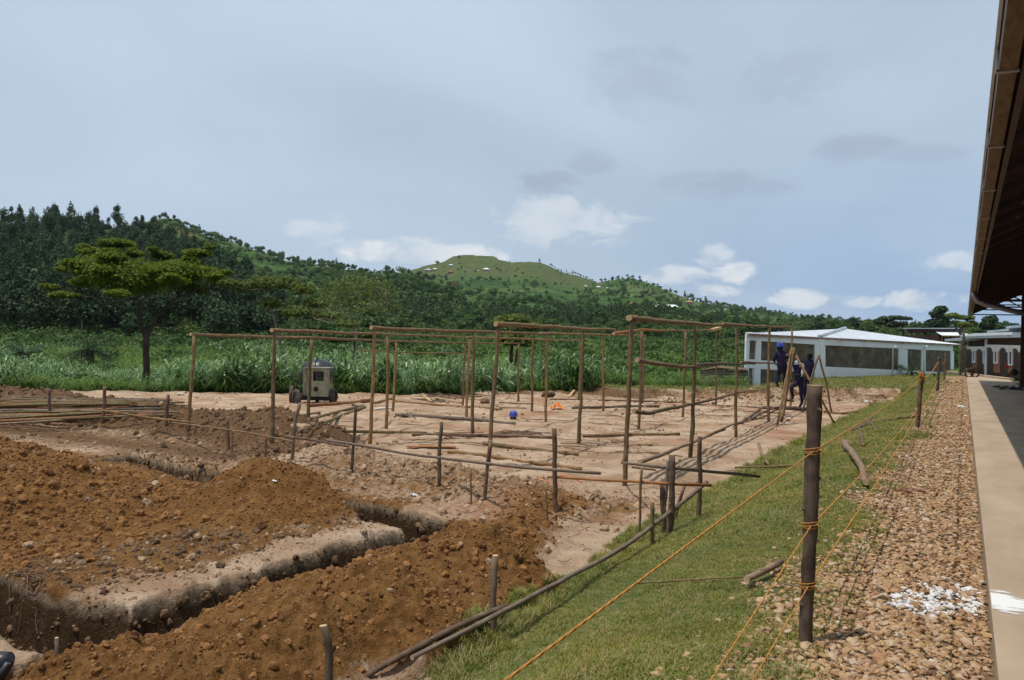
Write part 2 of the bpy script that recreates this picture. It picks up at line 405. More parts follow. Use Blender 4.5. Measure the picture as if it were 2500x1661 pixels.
def hill_material():
    m,nt,b=mat('hill_ground',.95,.03);k=G(nt);p=pos(k)
    a=k.n('Attribute',attribute_name='zone');sp=k.n('SeparateColor');k.l(a.outputs['Color'],sp.inputs[0])
    n1=k.noise(p,.011,7,.62,(1,1,2));n2=k.noise(p,.06,6,.6);n3=k.noise(p,.25,4,.6)
    c=k.ramp(n1,[(.32,(.035,.075,.018)),(.46,(.055,.11,.026)),(.56,(.085,.135,.036)),(.66,(.125,.145,.05)),(.76,(.17,.145,.08))])
    c=k.mix(k.mr(n2,.45,.62,0,.65),c,(.028,.055,.016))
    gr=k.ramp(n2,[(.3,(.042,.080,.016)),(.48,(.072,.105,.026)),(.62,(.115,.105,.040)),(.75,(.15,.095,.055))])
    c=k.mix(sp.outputs[0],c,gr)
    c=k.mix(k.mr(n3,.5,.68,0,.5),c,k.mix(1.,c,(.45,.6,.5),'MULTIPLY'))
    k.l(c,b.inputs['Base Color']);k.bump(n3,b,.8,2.);return m
M={}
M['soil']=soil_material();M['turf']=turf_material();M['gravel']=gravelbase_material();M['field']=field_material();M['hill']=hill_material()
def bark_material(name,stops,patch=None):
    m,nt,b=mat(name,.8,.2);k=G(nt)
    a=k.n('Attribute',attribute_name='bark').outputs['Vector']
    oi=k.n('ObjectInfo').outputs['Random']
    off=k.n('VectorMath',operation='ADD');k.l(a,off.inputs[0]);cb=k.n('CombineXYZ');k.l(k.math('MULTIPLY',oi,40.),cb.inputs[2]);k.l(cb.outputs[0],off.inputs[1])
    n1=k.noise(off.outputs[0],14,5,.6,(1,1,.55));n2=k.noise(off.outputs[0],60,4,.6,(1,1,.12))
    c=k.ramp(n1,stops)
    if patch: c=k.mix(k.mr(k.noise(off.outputs[0],4,3,.5),.5,.62,0,.8),c,patch)
    c=k.mix(1.,c,k.ramp(oi,[(0,(.72,.74,.78)),(.5,(1,.95,.9)),(1,(1.22,1.08,.95))]),'MULTIPLY')
    c=k.mix(k.mr(n2,.35,.65,.0,.5),c,k.mix(1.,c,(.45,.42,.4),'MULTIPLY'))
    k.l(c,b.inputs['Base Color']);k.bump(k.math('ADD',n2,n1),b,.5,.006);return m
M['bark']=bark_material('pole_bark',[(.25,(.145,.085,.042)),(.5,(.28,.172,.088)),(.75,(.43,.29,.165))],(.20,.16,.075))
M['bark_dark']=bark_material('dark_bark',[(.25,(.075,.050,.036)),(.5,(.155,.105,.075)),(.75,(.26,.19,.14))])
M['bark_grey']=bark_material('grey_bark',[(.25,(.15,.11,.08)),(.5,(.24,.18,.135)),(.75,(.33,.26,.20))])
M['bark_green']=bark_material('green_bark',[(.25,(.085,.075,.033)),(.5,(.17,.14,.062)),(.75,(.29,.23,.12))],(.20,.115,.07))
M['bark_red']=bark_material('peeled_bark',[(.25,(.22,.09,.035)),(.5,(.33,.15,.06)),(.75,(.40,.24,.12))])
M['cut']=mottled('cut_wood',[(.3,(.40,.26,.13)),(.7,(.60,.44,.26))],18,4,bump=.2,bd=.003)
M['plank']=mottled('sawn_plank',[(.3,(.38,.23,.10)),(.7,(.58,.41,.22))],6,5,bump=.3,bd=.004,sc=(1,1,6))
# ------------------------------------------------------------------ ground sheets
def build_ground():
    az0=math.degrees(math.atan(.64))
    fine=np.arange(-39,40.001,.118)
    coarse=np.concatenate([np.arange(-150,-39,3.),fine,np.arange(41,150,3.)])
    th=np.radians(coarse)                     # azimuth about camera forward, to the right
    rs=[1.2]
    while rs[-1]<5500:
        r=rs[-1];st=.03 if r<2.6 else .0036 if r<14 else (.008 if r<72 else (.02 if r<120 else (.028 if r<1700 else .08)))
        rs.append(r*(1+st))
    r=np.array(rs);R,T=np.meshgrid(r,th,indexing='ij')
    dx=np.sin(T);dy=np.cos(T)
    u=R*(dx*cP-dy*sP);v=R*(dx*sP+dy*cP)
    z=H(u.ravel(),v.ravel()).reshape(u.shape)
    nr,nc=u.shape
    V=np.stack([u,v,z],-1).reshape(-1,3)
    i,j=np.meshgrid(np.arange(nr-1),np.arange(nc-1),indexing='ij')
    a=(i*nc+j).ravel();F=np.stack([a,a+1,a+nc+1,a+nc],1)
    fc=V[F].mean(1);fu,fv=fc[:,0],fc[:,1];dep=depth_of(fu,fv)
    be=bank_edge(fv)
    wob=fbm(fu*3,fv*3,3,71)*.10
    hh=heap_h(fu,fv);tm,_=trench(fu,fv)
    ev=np.interp(fu,E_U,E_V)
    inner=(fv<ev+1.3+fbm(fu*.6,fv*.6,2,52)*.5)|(fu>-8.6)
    gravel=(fu>-.98+fbm(fu*2,fv*1.2,3,72)*.22)&(fv<62)&(fv>-6)&(fu<.3)
    verge=(fu>be+wob)&~gravel&(fv<70)&(fu<=.3)&(dep<75)
    ln=37.2+(np.maximum(fu,-12.5)+11)*1.25+fbm(fu*.5,fv*.5,3,90)*1.2
    plateau=(fv>ln+1.0)&(fu<=be+wob)&inner&(dep<75)
    right=(fu>.3)&(dep<75)
    site=inner&(dep<60)&~gravel&~verge&~plateau&~right
    heaps={}
    cls=np.zeros(len(F),int)           # 0 field
    cls[dep>118]=1
    cls[site]=2;cls[verge|plateau]=3;cls[gravel]=4;cls[right]=3
    for n,(nm) in enumerate(['m1','m2','m3b','m3a','m4']):
        hv=hh[nm] if nm!='m1' else np.maximum(hh['m1'],hh['m1b'])
        cls[(hv>.045)&site&(tm<.35)]=5+n
    # zone colours
    Vu,Vv=V[:,0],V[:,1];hv=heap_h(Vu,Vv);tv,t3=trench(Vu,Vv)
    orange=np.clip((hv['m1']+hv['m1b'])*6,0,1);orange=np.maximum(orange,np.clip(hv['m2']*8,0,1));orange=np.maximum(orange,np.clip(hv['m3b']*5,0,1)*.85)
    orange=np.maximum(orange,.35*np.clip(hv['m4']*6,0,1))
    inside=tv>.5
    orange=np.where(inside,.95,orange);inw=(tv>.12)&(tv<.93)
    left=ss(-Vu+fbm(Vu*2,Vv*2,3,81)*.25,6.4,6.95)*(1-ss(Vv,9.3,10.3))*(Vv>4.3)
    orange=np.maximum(orange,left*.9)
    churn=np.clip(1-np.abs(Vv-10.2+(Vu+8)*-.15)/2.4,0,1)*(Vu<-3.9)*(Vu>-14)
    orange=np.maximum(orange,churn*.62)
    dk=np.clip(hv['m3a']*6,0,1)*.8;dk=np.maximum(dk,np.clip(1-np.abs(Vv-11.2)/2.0,0,1)*(Vu<-10.5)*.85)
    dk=dk
    # scarp soil
    lnv=37.2+(np.maximum(Vu,-12.5)+11)*1.25+fbm(Vu*.5,Vv*.5,3,90)*1.2
    dv_=Vv-lnv;dk=np.maximum(dk,np.clip(1-np.where(dv_>0,dv_/4.5,-dv_/np.where(Vu>-8,11,4.)),0,1)*(Vv>28)*.8*(.75+.5*fbm(Vu*.8,Vv*.8,3,93)))
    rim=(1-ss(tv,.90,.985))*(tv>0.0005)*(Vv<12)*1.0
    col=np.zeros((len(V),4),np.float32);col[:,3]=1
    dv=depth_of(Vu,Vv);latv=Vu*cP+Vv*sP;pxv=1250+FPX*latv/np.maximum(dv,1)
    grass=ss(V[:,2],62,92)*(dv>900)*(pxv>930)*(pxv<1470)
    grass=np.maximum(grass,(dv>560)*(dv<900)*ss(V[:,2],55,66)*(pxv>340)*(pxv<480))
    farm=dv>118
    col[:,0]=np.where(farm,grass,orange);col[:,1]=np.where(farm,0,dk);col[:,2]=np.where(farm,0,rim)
    def part(mask,name,material):
        f=F[mask];ids,inv=np.unique(f,return_inverse=True)
        me=npmesh(name,V[ids],inv.reshape(-1,4))
        ca=me.color_attributes.new('zone','FLOAT_COLOR','POINT');ca.data.foreach_set('color',col[ids].ravel())
        me.materials.append(material);return link(name,me)
    tag(part(cls==0,'valley_ground',M['field']),kind='structure')
    tag(part(cls==1,'hills',M['hill']),kind='structure')
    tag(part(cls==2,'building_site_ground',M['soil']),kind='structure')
    tag(part(cls==3,'grass_ground',M['turf']),kind='structure')
    gb=tag(part(cls==4,'gravel_path',M['gravel']),kind='structure')
    labs=['long orange brown soil heap between the near trench and the grass bank','steep cone of loose orange soil on the block between trenches','broad brown soil heap at the far left of the near trench block','dark brown soil heap in front of the stack of poles','low lumpy yellowish soil heap behind the far trench']
    for n in range(5):
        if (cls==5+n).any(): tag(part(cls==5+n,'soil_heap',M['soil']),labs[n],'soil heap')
    return gb
gravel_obj=build_ground()
# ------------------------------------------------------------------ logs
_logseed=[0]
def log_mesh(pts,rad,n=9,wob=.75,knots=3,step=.28,taper=None):
    """tapered, slightly crooked round log through the given points; slot 0 bark, slot 1 cut ends"""
    _logseed[0]+=1;rs=np.random.RandomState(_logseed[0]*7+3)
    P=np.array(pts,float);d=np.r_[0,np.cumsum(np.linalg.norm(np.diff(P,axis=0),axis=1))];L=d[-1]
    k=max(4,int(L/step)+2);s=np.linspace(0,L,k)
    Q=np.stack([np.interp(s,d,P[:,i]) for i in range(3)],1)
    if len(P)>2:
        for _ in range(2): Q[1:-1]=Q[1:-1]*.5+(Q[:-2]+Q[2:])*.25
    r0,r1=(rad,rad) if np.isscalar(rad) else rad
    rr=np.interp(s,[0,L],[r0,r1])*(1+rs.uniform(-.07,.07,k))
    T=(P[-1]-P[0])/ (np.linalg.norm(P[-1]-P[0])+1e-9)
    up=np.array([0,0,1.]) if abs(T[2])<.9 else np.array([0,1.,0])
    x=np.cross(T,up);x/=np.linalg.norm(x);y=np.cross(x,T)
    w=np.cumsum(rs.normal(0,1,(k,2)),0);w-=np.linspace(0,1,k)[:,None]*w[-1];w*=wob*(r0+r1)/2/math.sqrt(k)
    Q=Q+x*w[:,:1]+y*w[:,1:]
    V=[];B=[];seed=rs.uniform(0,50)
    ph=rs.uniform(0,6.28,(k,))
    for i in range(k):
        for j in range(n):
            a=2*math.pi*j/n
            f=rr[i]*(1+.05*math.sin(2*a+ph[i]*.3)+rs.uniform(-.045,.045))
            V.append(Q[i]+(x*math.cos(a)+y*math.sin(a))*f);B.append((math.cos(a)*r0+seed,math.sin(a)*r0+seed*.3,s[i]))
    F=[(i*n+j,i*n+(j+1)%n,(i+1)*n+(j+1)%n,(i+1)*n+j) for i in range(k-1) for j in range(n)]
    m=[0]*len(F);sm=[True]*len(F)
    F.append(tuple(range(n))[::-1]);F.append(tuple((k-1)*n+j for j in range(n)));m+=[1,1];sm+=[False]*2
    for _ in range(knots):            # branch stubs
        i=rs.randint(1,k-1);a=rs.uniform(0,6.28);o=len(V);dirn=x*math.cos(a)+y*math.sin(a)+T*rs.uniform(-.3,.6)
        b=Q[i]+dirn*rr[i]*.6;rk=rr[i]*rs.uniform(.22,.4);t2=np.cross(dirn,T);t2/=np.linalg.norm(t2)+1e-9
        for h,f in((0,1.25),(rr[i]*rs.uniform(.65,.95),.7)):
            for q in range(5):
                aa=q*2*math.pi/5;V.append(b+dirn*h+(T*math.cos(aa)+t2*math.sin(aa))*rk*f);B.append((seed+.1,seed,s[i]))
        for q in range(5): F.append((o+q,o+(q+1)%5,o+5+(q+1)%5,o+5+q));m.append(0);sm.append(True)
        F.append(tuple(o+5+q for q in range(5)));m.append(1);sm.append(False)
    me=bpy.data.meshes.new('log');me.from_pydata([tuple(map(float,p)) for p in V],[],F)
    me.polygons.foreach_set('material_index',m);me.polygons.foreach_set('use_smooth',sm)
    at_=me.attributes.new('bark','FLOAT_VECTOR','POINT');at_.data.foreach_set('vector',np.array(B,np.float32).ravel())
    me.update();return me
def log(name,pts,rad,bark='bark',parent=None,**k):
    if name in('beam','rail'): rad=tuple(x*.68 for x in rad) if isinstance(rad,tuple) else rad*.68
    o=link(name,log_mesh(pts,rad,**k),parent,[M[bark],M['cut']]);return o
def px2r(w,P): # half of a width in photo pixels at point P
    return w/2*float((np.array(P)-EYE)@CF)/FPX
# ------------------------------------------------------------------ hall with its walkway (right)
M['concrete']=mottled('walkway_concrete',[(.22,(.27,.195,.135)),(.42,(.38,.285,.20)),(.58,(.44,.335,.24)),(.8,(.53,.42,.31))],1.6,9,bump=.3,bd=.004,sc=(1,.35,1))
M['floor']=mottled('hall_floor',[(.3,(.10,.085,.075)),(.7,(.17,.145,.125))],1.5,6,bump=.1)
M['brownsteel']=mottled('brown_steel',[(.3,(.045,.022,.014)),(.7,(.075,.035,.022))],5,4,.55,.3,bump=.1)
M['fascia']=mottled('gutter_brown',[(.3,(.10,.058,.030)),(.55,(.19,.115,.058)),(.8,(.27,.17,.085))],7,6,.6,.3,bump=.25,bd=.003,sc=(3,.7,3))
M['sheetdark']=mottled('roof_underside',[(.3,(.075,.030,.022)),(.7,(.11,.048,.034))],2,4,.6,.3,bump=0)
M['zinc']=mottled('zinc',[(.3,(.45,.47,.50)),(.7,(.62,.64,.67))],3,5,.38,.5,bump=.05,metal=.35)
M['galv']=mottled('galvanised_pipe',[(.3,(.20,.20,.22)),(.7,(.34,.33,.34))],5,4,.35,.5,bump=.05,metal=.6)
M['paint_white']=mottled('white_paint',[(.3,(.62,.62,.62)),(.7,(.78,.78,.77))],3,6,.7,.2,bump=.2,bd=.003)
def hall():
    mb=MB();mb.box((1.3,29,-.16),(2.22,70,.32));w=mb.build('walkway',M['concrete']);tag(w,kind='structure')
    # thin expansion joints are real grooves: slabs
    t=thing('open_hall','long open sided hall with brown metal roof and gutter along the walkway','building',(2.4,20,0))
    base=np.array([2.4,20,0])
    def P(m,name,mats,par=t,off=base):
        m.v=[tuple(np.array(p)-off) for p in m.v];return m.build(name,mats,par)
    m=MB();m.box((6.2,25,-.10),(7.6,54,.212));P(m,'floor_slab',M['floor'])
    e=3.62;slope=.47;u0=.185;y0,y1=-3,52.2;UR=5.2
    def rz(u): return e+.10+(u-u0)*slope
    # corrugated roof sheet pieces, butted; each one 0.9 m wide
    yy=np.arange(y0,y1-.01,.93)
    for a in yy:
        b=min(a+.93,y1);n=12;V=[];F=[]
        ys=np.linspace(a,b,n+1)
        for i,q in enumerate(ys):
            zo=.012*(1 if i%2 else -1)
            for uu in(u0-.03,UR): 
                V.append((uu,q,rz(uu)+zo))
        for i in range(n): F.append((2*i,2*i+1,2*i+3,2*i+2))
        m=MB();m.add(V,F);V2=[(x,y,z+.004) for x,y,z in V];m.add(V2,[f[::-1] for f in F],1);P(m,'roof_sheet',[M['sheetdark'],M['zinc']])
    # other slope so the hall is closed against the sky
    m=MB();m.prism([(UR,y0,rz(UR)),(UR,y1,rz(UR)),(2*UR-u0,y1,rz(u0)),(2*UR-u0,y0,rz(u0))],(0,0,.03));P(m,'far_roof_slope',[M['sheetdark']])
    for k,a in enumerate(np.arange(y0,y1,2.42)):
        b=min(a+2.40,y1);m=MB()
        m.prism([(u0-.02,a,e-.06),(u0-.02,a,e+.10),(u0+.005,a,e+.10),(u0+.005,a,e-.03),(u0+.075,a,e-.03),(u0+.075,a,e+.05),(u0+.09,a,e+.05),(u0+.09,a,e-.06)],(0,b-a,0))
        P(m,'gutter',M['fascia'])
        m=MB();m.box((u0+.035,b+.01,e-.058),(.14,.05,.02));m.box((u0-.03,b+.01,e+.02),(.02,.05,.17));P(m,'gutter_bracket',M['galv'])
    m=MB();m.box((u0-.035,(y0+y1)/2,e+.128),(.03,y1-y0,.035));P(m,'roof_edge_trim',M['zinc'])
    m=MB();m.bar((u0+.14,y0,e-.02),(u0+.14,y1,e-.02),.05,.11);P(m,'fascia_board',M['brownsteel'])
    for a in np.arange(y0+.4,y1,1.5):
        m=MB();m.bar((u0+.17,a,rz(u0+.17)-.11),(UR,a,rz(UR)-.11),.045,.11);P(m,'rafter',M['brownsteel'])
    for uu in np.arange(.75,UR,.62):
        m=MB();m.bar((uu,y0,rz(uu)-.032),(uu,y1,rz(uu)-.032),.05,.045);P(m,'purlin',M['brownsteel'])
    # columns with bolted plates
    for a in (9,18,27,36,45):
        m=MB();m.box((2.42,a,2.3),(.24,.18,4.6));P(m,'column',M['brownsteel'])
        m=MB();m.box((2.56,a-.1,2.4),(.03,.02,2.2));
        for q in range(6): m.box((2.50,a-.105,1.5+q*.3),(.13,.025,.04))
        P(m,'column_lacing',M['brownsteel'])
    # end truss lattice
    for yq in (43.0,51.9):
        m=MB()
        for q,zz in enumerate(np.arange(e+.02,e+2.2,.27)):
            us=u0+.05+max(0,(zz-e-.03))/slope
            if us<UR-.1: m.bar((us,yq,zz),(UR,yq,zz),.05,.06)
        for uu in (1.75,1.95,3.1,4.3): m.bar((uu,yq+.06,e),(uu,yq+.06,rz(uu)-.08),.06,.05)
        m.bar((1.55,yq-.06,rz(1.55)-.1),(2.8,yq-.06,e),.05,.05);m.bar((1.95,yq-.06,rz(1.95)-.1),(3.4,yq-.06,e),.05,.05);m.bar((2.9,yq-.06,rz(2.9)-.1),(4.4,yq-.06,e),.05,.05)
        P(m,'end_truss' ,M['brownsteel'])
    # down pipe from the gutter back to the column
    a=31.;pts=[(u0+.06,a,e-.05),(u0+.07,a,e-.22),(u0+.16,a,e-.36),(u0+.35,a,e-.45),(1.3,a+.1,e-.66),(2.35,a+.3,e-.86)]
    m=MB();m.tube(pts,.085,12);P(m,'down_pipe',M['galv'])
    # long far wall of the hall keeps it dark inside
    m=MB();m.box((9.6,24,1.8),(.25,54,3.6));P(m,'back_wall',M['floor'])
    return t
hall()
# white lime stain on the walkway and on the stones beside it
def lime():
    m,nt,b=mat('lime_wash',.9,.1);k=G(nt);p=pos(k);b.inputs['Base Color'].default_value=(.78,.78,.77,1)
    mp=k.n('Mapping');mp.inputs['Rotation'].default_value=(0,0,.25);mp.inputs['Scale'].default_value=(2.2,9,1);k.l(p,mp.inputs[0])
    n=k.noise(mp.outputs[0],2.2,6,.65);c0=pl(2446,1470,0)
    d=k.n('VectorMath',operation='DISTANCE');sc=k.n('VectorMath',operation='MULTIPLY');k.l(p,sc.inputs[0]);sc.inputs[1].default_value=(1,.72,0);k.l(sc.outputs[0],d.inputs[0]);d.inputs[1].default_value=(c0[0],c0[1]*.72,0)
    f=k.math('SUBTRACT',k.math('ADD',n,.32),k.math('MULTIPLY',d.outputs['Value'],2.6))
    al=k.mr(f,.34,.50);tr=k.n('BsdfTransparent');ms=k.n('MixShader');k.l(al,ms.inputs[0]);k.l(tr.outputs[0],ms.inputs[1]);k.l(b.outputs[0],ms.inputs[2])
    out=[x for x in nt.nodes if x.type=='OUTPUT_MATERIAL'][0];k.l(ms.outputs[0],out.inputs[0])
    mb=MB();x0=.195;mb.add([(x0,c0[1]-.55,.004),(x0+.75,c0[1]-.55,.004),(x0+.75,c0[1]+.55,.004),(x0,c0[1]+.55,.004)],[(0,1,2,3)])
    o=mb.build('lime_stain',m);tag(o,'brushed white lime stain on the edge of the concrete walkway','stain')
lime()
# footwear left on the hall floor
def shoes():
    rs=np.random.RandomState(4)
    cols=[(.03,.03,.04),(.05,.06,.12),(.10,.03,.04),(.12,.12,.13),(.02,.02,.02)]
    mats=[mottled('shoe_fabric',[(.3,tuple(c*.7 for c in cc)),(.7,cc)],20,3,.7,.3,bump=0) for cc in cols]
    for k,(x,y) in enumerate([(2432,946),(2440,949),(2452,947),(2461,951),(2470,948),(2478,952),(2486,949),(2493,953),(2447,951)]):
        p=pl(x,y,.008);m=MB();a=rs.uniform(0,3.1);c,s=math.cos(a),math.sin(a)
        prof=[(-.14,.035,.07),(-.08,.04,.085),(0,.038,.06),(.07,.048,.045),(.12,.04,.03),(.15,.015,.015)]
        V=[];F=[]
        for (l,w,h) in prof:
            for (q,zz) in((-w,0),(-w,h*.5),(-w*.5,h),(w*.5,h),(w,h*.5),(w,0)):
                V.append((p[0]+(l*c-q*s)*1.15,p[1]+(l*s+q*c)*1.15,p[2]+zz*1.2))
        n=6
        for i in range(5):
            for j in range(n): F.append((i*n+j,i*n+(j+1)%n,(i+1)*n+(j+1)%n,(i+1)*n+j))
        F+=[tuple(range(6))[::-1],tuple(30+j for j in range(6))]
        m.add(V,F,0,True);o=m.build('shoe',mats[k%5]);tag(o,'dark shoe in the jumble of footwear on the shaded hall floor','shoe','shoes left on the hall floor')
shoes()
# ------------------------------------------------------------------ gravel stones
def stone_mesh(rs,name='stone'):
    import bmesh
    bm=bmesh.new();bmesh.ops.create_icosphere(bm,subdivisions=1,radius=.5)
    for vtx in bm.verts:
        vtx.co*=rs.uniform(.72,1.12);
    for _ in range(4):               # chop flat facets
        n=Vector(rs.normal(0,1,3)).normalized();d=rs.uniform(.24,.36)
        for vtx in bm.verts:
            q=vtx.co.dot(n)
            if q>d: vtx.co-=n*(q-d)
    for vtx in bm.verts: vtx.co.x*=1.25;vtx.co.z*=.62
    me=bpy.data.meshes.new(name);bm.to_mesh(me);bm.free();return me
def stone_mat(name,stops,tint=True):
    m,nt,b=mat(name,.85,.25);k=G(nt)
    oi=k.n('ObjectInfo').outputs['Random'];c=k.ramp(oi,stops)
    o=k.n('TexCoord').outputs['Object'];nz=k.noise(o,3,4,.6)
    c=k.mix(k.mr(nz,.4,.65,0,.5),c,k.mix(1.,c,(.6,.5,.42),'MULTIPLY'))
    k.l(c,b.inputs['Base Color']);return m
M['stone']=stone_mat('gravel_stone',[(0,(.24,.14,.07)),(.18,(.42,.27,.14)),(.36,(.50,.33,.17)),(.52,(.36,.20,.10)),(.66,(.55,.42,.28)),(.82,(.40,.21,.11)),(1,(.58,.49,.38))])
M['limestone']=stone_mat('limed_stone',[(0,(.62,.60,.58)),(1,(.80,.80,.80))])
rsS=np.random.RandomState(21)
SM=[stone_mesh(rsS) for _ in range(9)]
for me in SM: me.materials.append(M['stone'])
SL=[m.copy() for m in SM[:4]]
for me in SL: me.materials.clear();me.materials.append(M['limestone'])
def gn_scatter(name,meshes,pts,rots,scales,label=None,cat=None,parent=None,host_mats=None):
    """one object whose points carry instances of the given meshes"""
    pts=np.asarray(pts,np.float32);n=len(pts)
    me=bpy.data.meshes.new(name);me.vertices.add(n);me.vertices.foreach_set('co',pts.ravel())
    a=me.attributes.new('rot','FLOAT_VECTOR','POINT');a.data.foreach_set('vector',np.asarray(rots,np.float32).ravel())
    sc=np.asarray(scales,np.float32);sc=np.repeat(sc[:,None],3,1) if sc.ndim==1 else sc
    a=me.attributes.new('scl','FLOAT_VECTOR','POINT');a.data.foreach_set('vector',sc.ravel())
    a=me.attributes.new('idx','INT','POINT');a.data.foreach_set('value',np.random.RandomState(n).randint(0,len(meshes),n).astype(np.int32))
    o=link(name,me,parent)
    coll=bpy.data.collections.new(name+'_kinds')
    for i,mm in enumerate(meshes):
        s=bpy.data.objects.new('%s_kind_%02d'%(name,i),mm);coll.objects.link(s)
    ng=bpy.data.node_groups.new(name,'GeometryNodeTree')
    ng.interface.new_socket('Geometry',in_out='INPUT',socket_type='NodeSocketGeometry');ng.interface.new_socket('Geometry',in_out='OUTPUT',socket_type='NodeSocketGeometry')
    N=ng.nodes;L=ng.links
    gi=N.new('NodeGroupInput');go=N.new('NodeGroupOutput');ip=N.new('GeometryNodeInstanceOnPoints');m2p=N.new('GeometryNodeMeshToPoints')
    ci=N.new('GeometryNodeCollectionInfo');ci.inputs['Collection'].default_value=coll;ci.inputs['Separate Children'].default_value=True;ci.inputs['Reset Children'].default_value=True
    def na(nm,t):
        x=N.new('GeometryNodeInputNamedAttribute');x.data_type=t;x.inputs['Name'].default_value=nm;return x.outputs['Attribute']
    L.new(gi.outputs[0],m2p.inputs[0]);L.new(m2p.outputs[0],ip.inputs['Points']);L.new(ci.outputs[0],ip.inputs['Instance'])
    ip.inputs['Pick Instance'].default_value=True
    L.new(na('idx','INT'),ip.inputs['Instance Index']);L.new(na('rot','FLOAT_VECTOR'),ip.inputs['Rotation']);L.new(na('scl','FLOAT_VECTOR'),ip.inputs['Scale'])
    L.new(ip.outputs[0],go.inputs[0])
    md=o.modifiers.new('scatter','NODES');md.node_group=ng
    tag(o,label,cat,None,'stuff');return o
def in_view(P,m=60):
    P=np.asarray(P)-EYE;d=P@CF;x=1250+FPX*(P@CR)/d;y=830.5-FPX*(P@CU2)/d
    return (d>0)&(x>-m)&(x<2500+m)&(y>-m)&(y<1661+m)
def gravel():
    n=30000;rs=rsS
    v=3.2*np.exp(rs.uniform(0,1,n)*math.log(62/3.2));u=rs.uniform(-1.35,.17,n)
    keep=(u>-.92+fbm(u*2,v*1.2,3,72)*.25+-.55*(rs.uniform(0,1,n)<.10)*rs.uniform(0,1,n)+rs.uniform(-.25,.18,n))&(rs.uniform(0,1,n)<np.clip(1.25-v/90,.4,1))
    u,v=u[keep],v[keep];z=H(u,v)
    s=(.024+.026*rs.beta(2,4,len(u)))*(1+np.clip(v-12,0,50)*.022)
    s*=np.where(rs.uniform(0,1,len(u))<.07,1.7,1)
    P=np.stack([u,v,z+s*.22],1);R=np.stack([rs.uniform(-.5,.5,len(u)),rs.uniform(-.5,.5,len(u)),rs.uniform(0,6.3,len(u))],1)
    dep=(P-EYE)@CF;show=s/dep*in_view(P,0)
    vx=1250+FPX*((P-EYE)@CR)/dep;vy=830.5-FPX*((P-EYE)@CU2)/dep
    q=((vx-2300)/125)**2+((vy-1468-(vx-2300)*.06)/42)**2+fbm(u*9,v*9,3,5)*.9
    lime=(q<.85)&(rs.uniform(0,1,len(u))<.75)
    order=np.argsort(-show);top=order[:300];rest=order[300:]
    for k,i in enumerate(top):
        o=link('stone',(SL[k%4] if lime[i] else SM[k%9]),gravel_obj);o.location=P[i];o.rotation_euler=R[i];o.scale=(s[i]*1.25,)*3
    r1=rest[~lime[rest]];r2=rest[lime[rest]]
    gn_scatter('loose_stones',SM,P[r1],R[r1],s[r1]*1.25,parent=gravel_obj)
    gn_scatter('limed_stones',SL,P[r2],R[r2],s[r2]*1.3,parent=gravel_obj)
gravel()
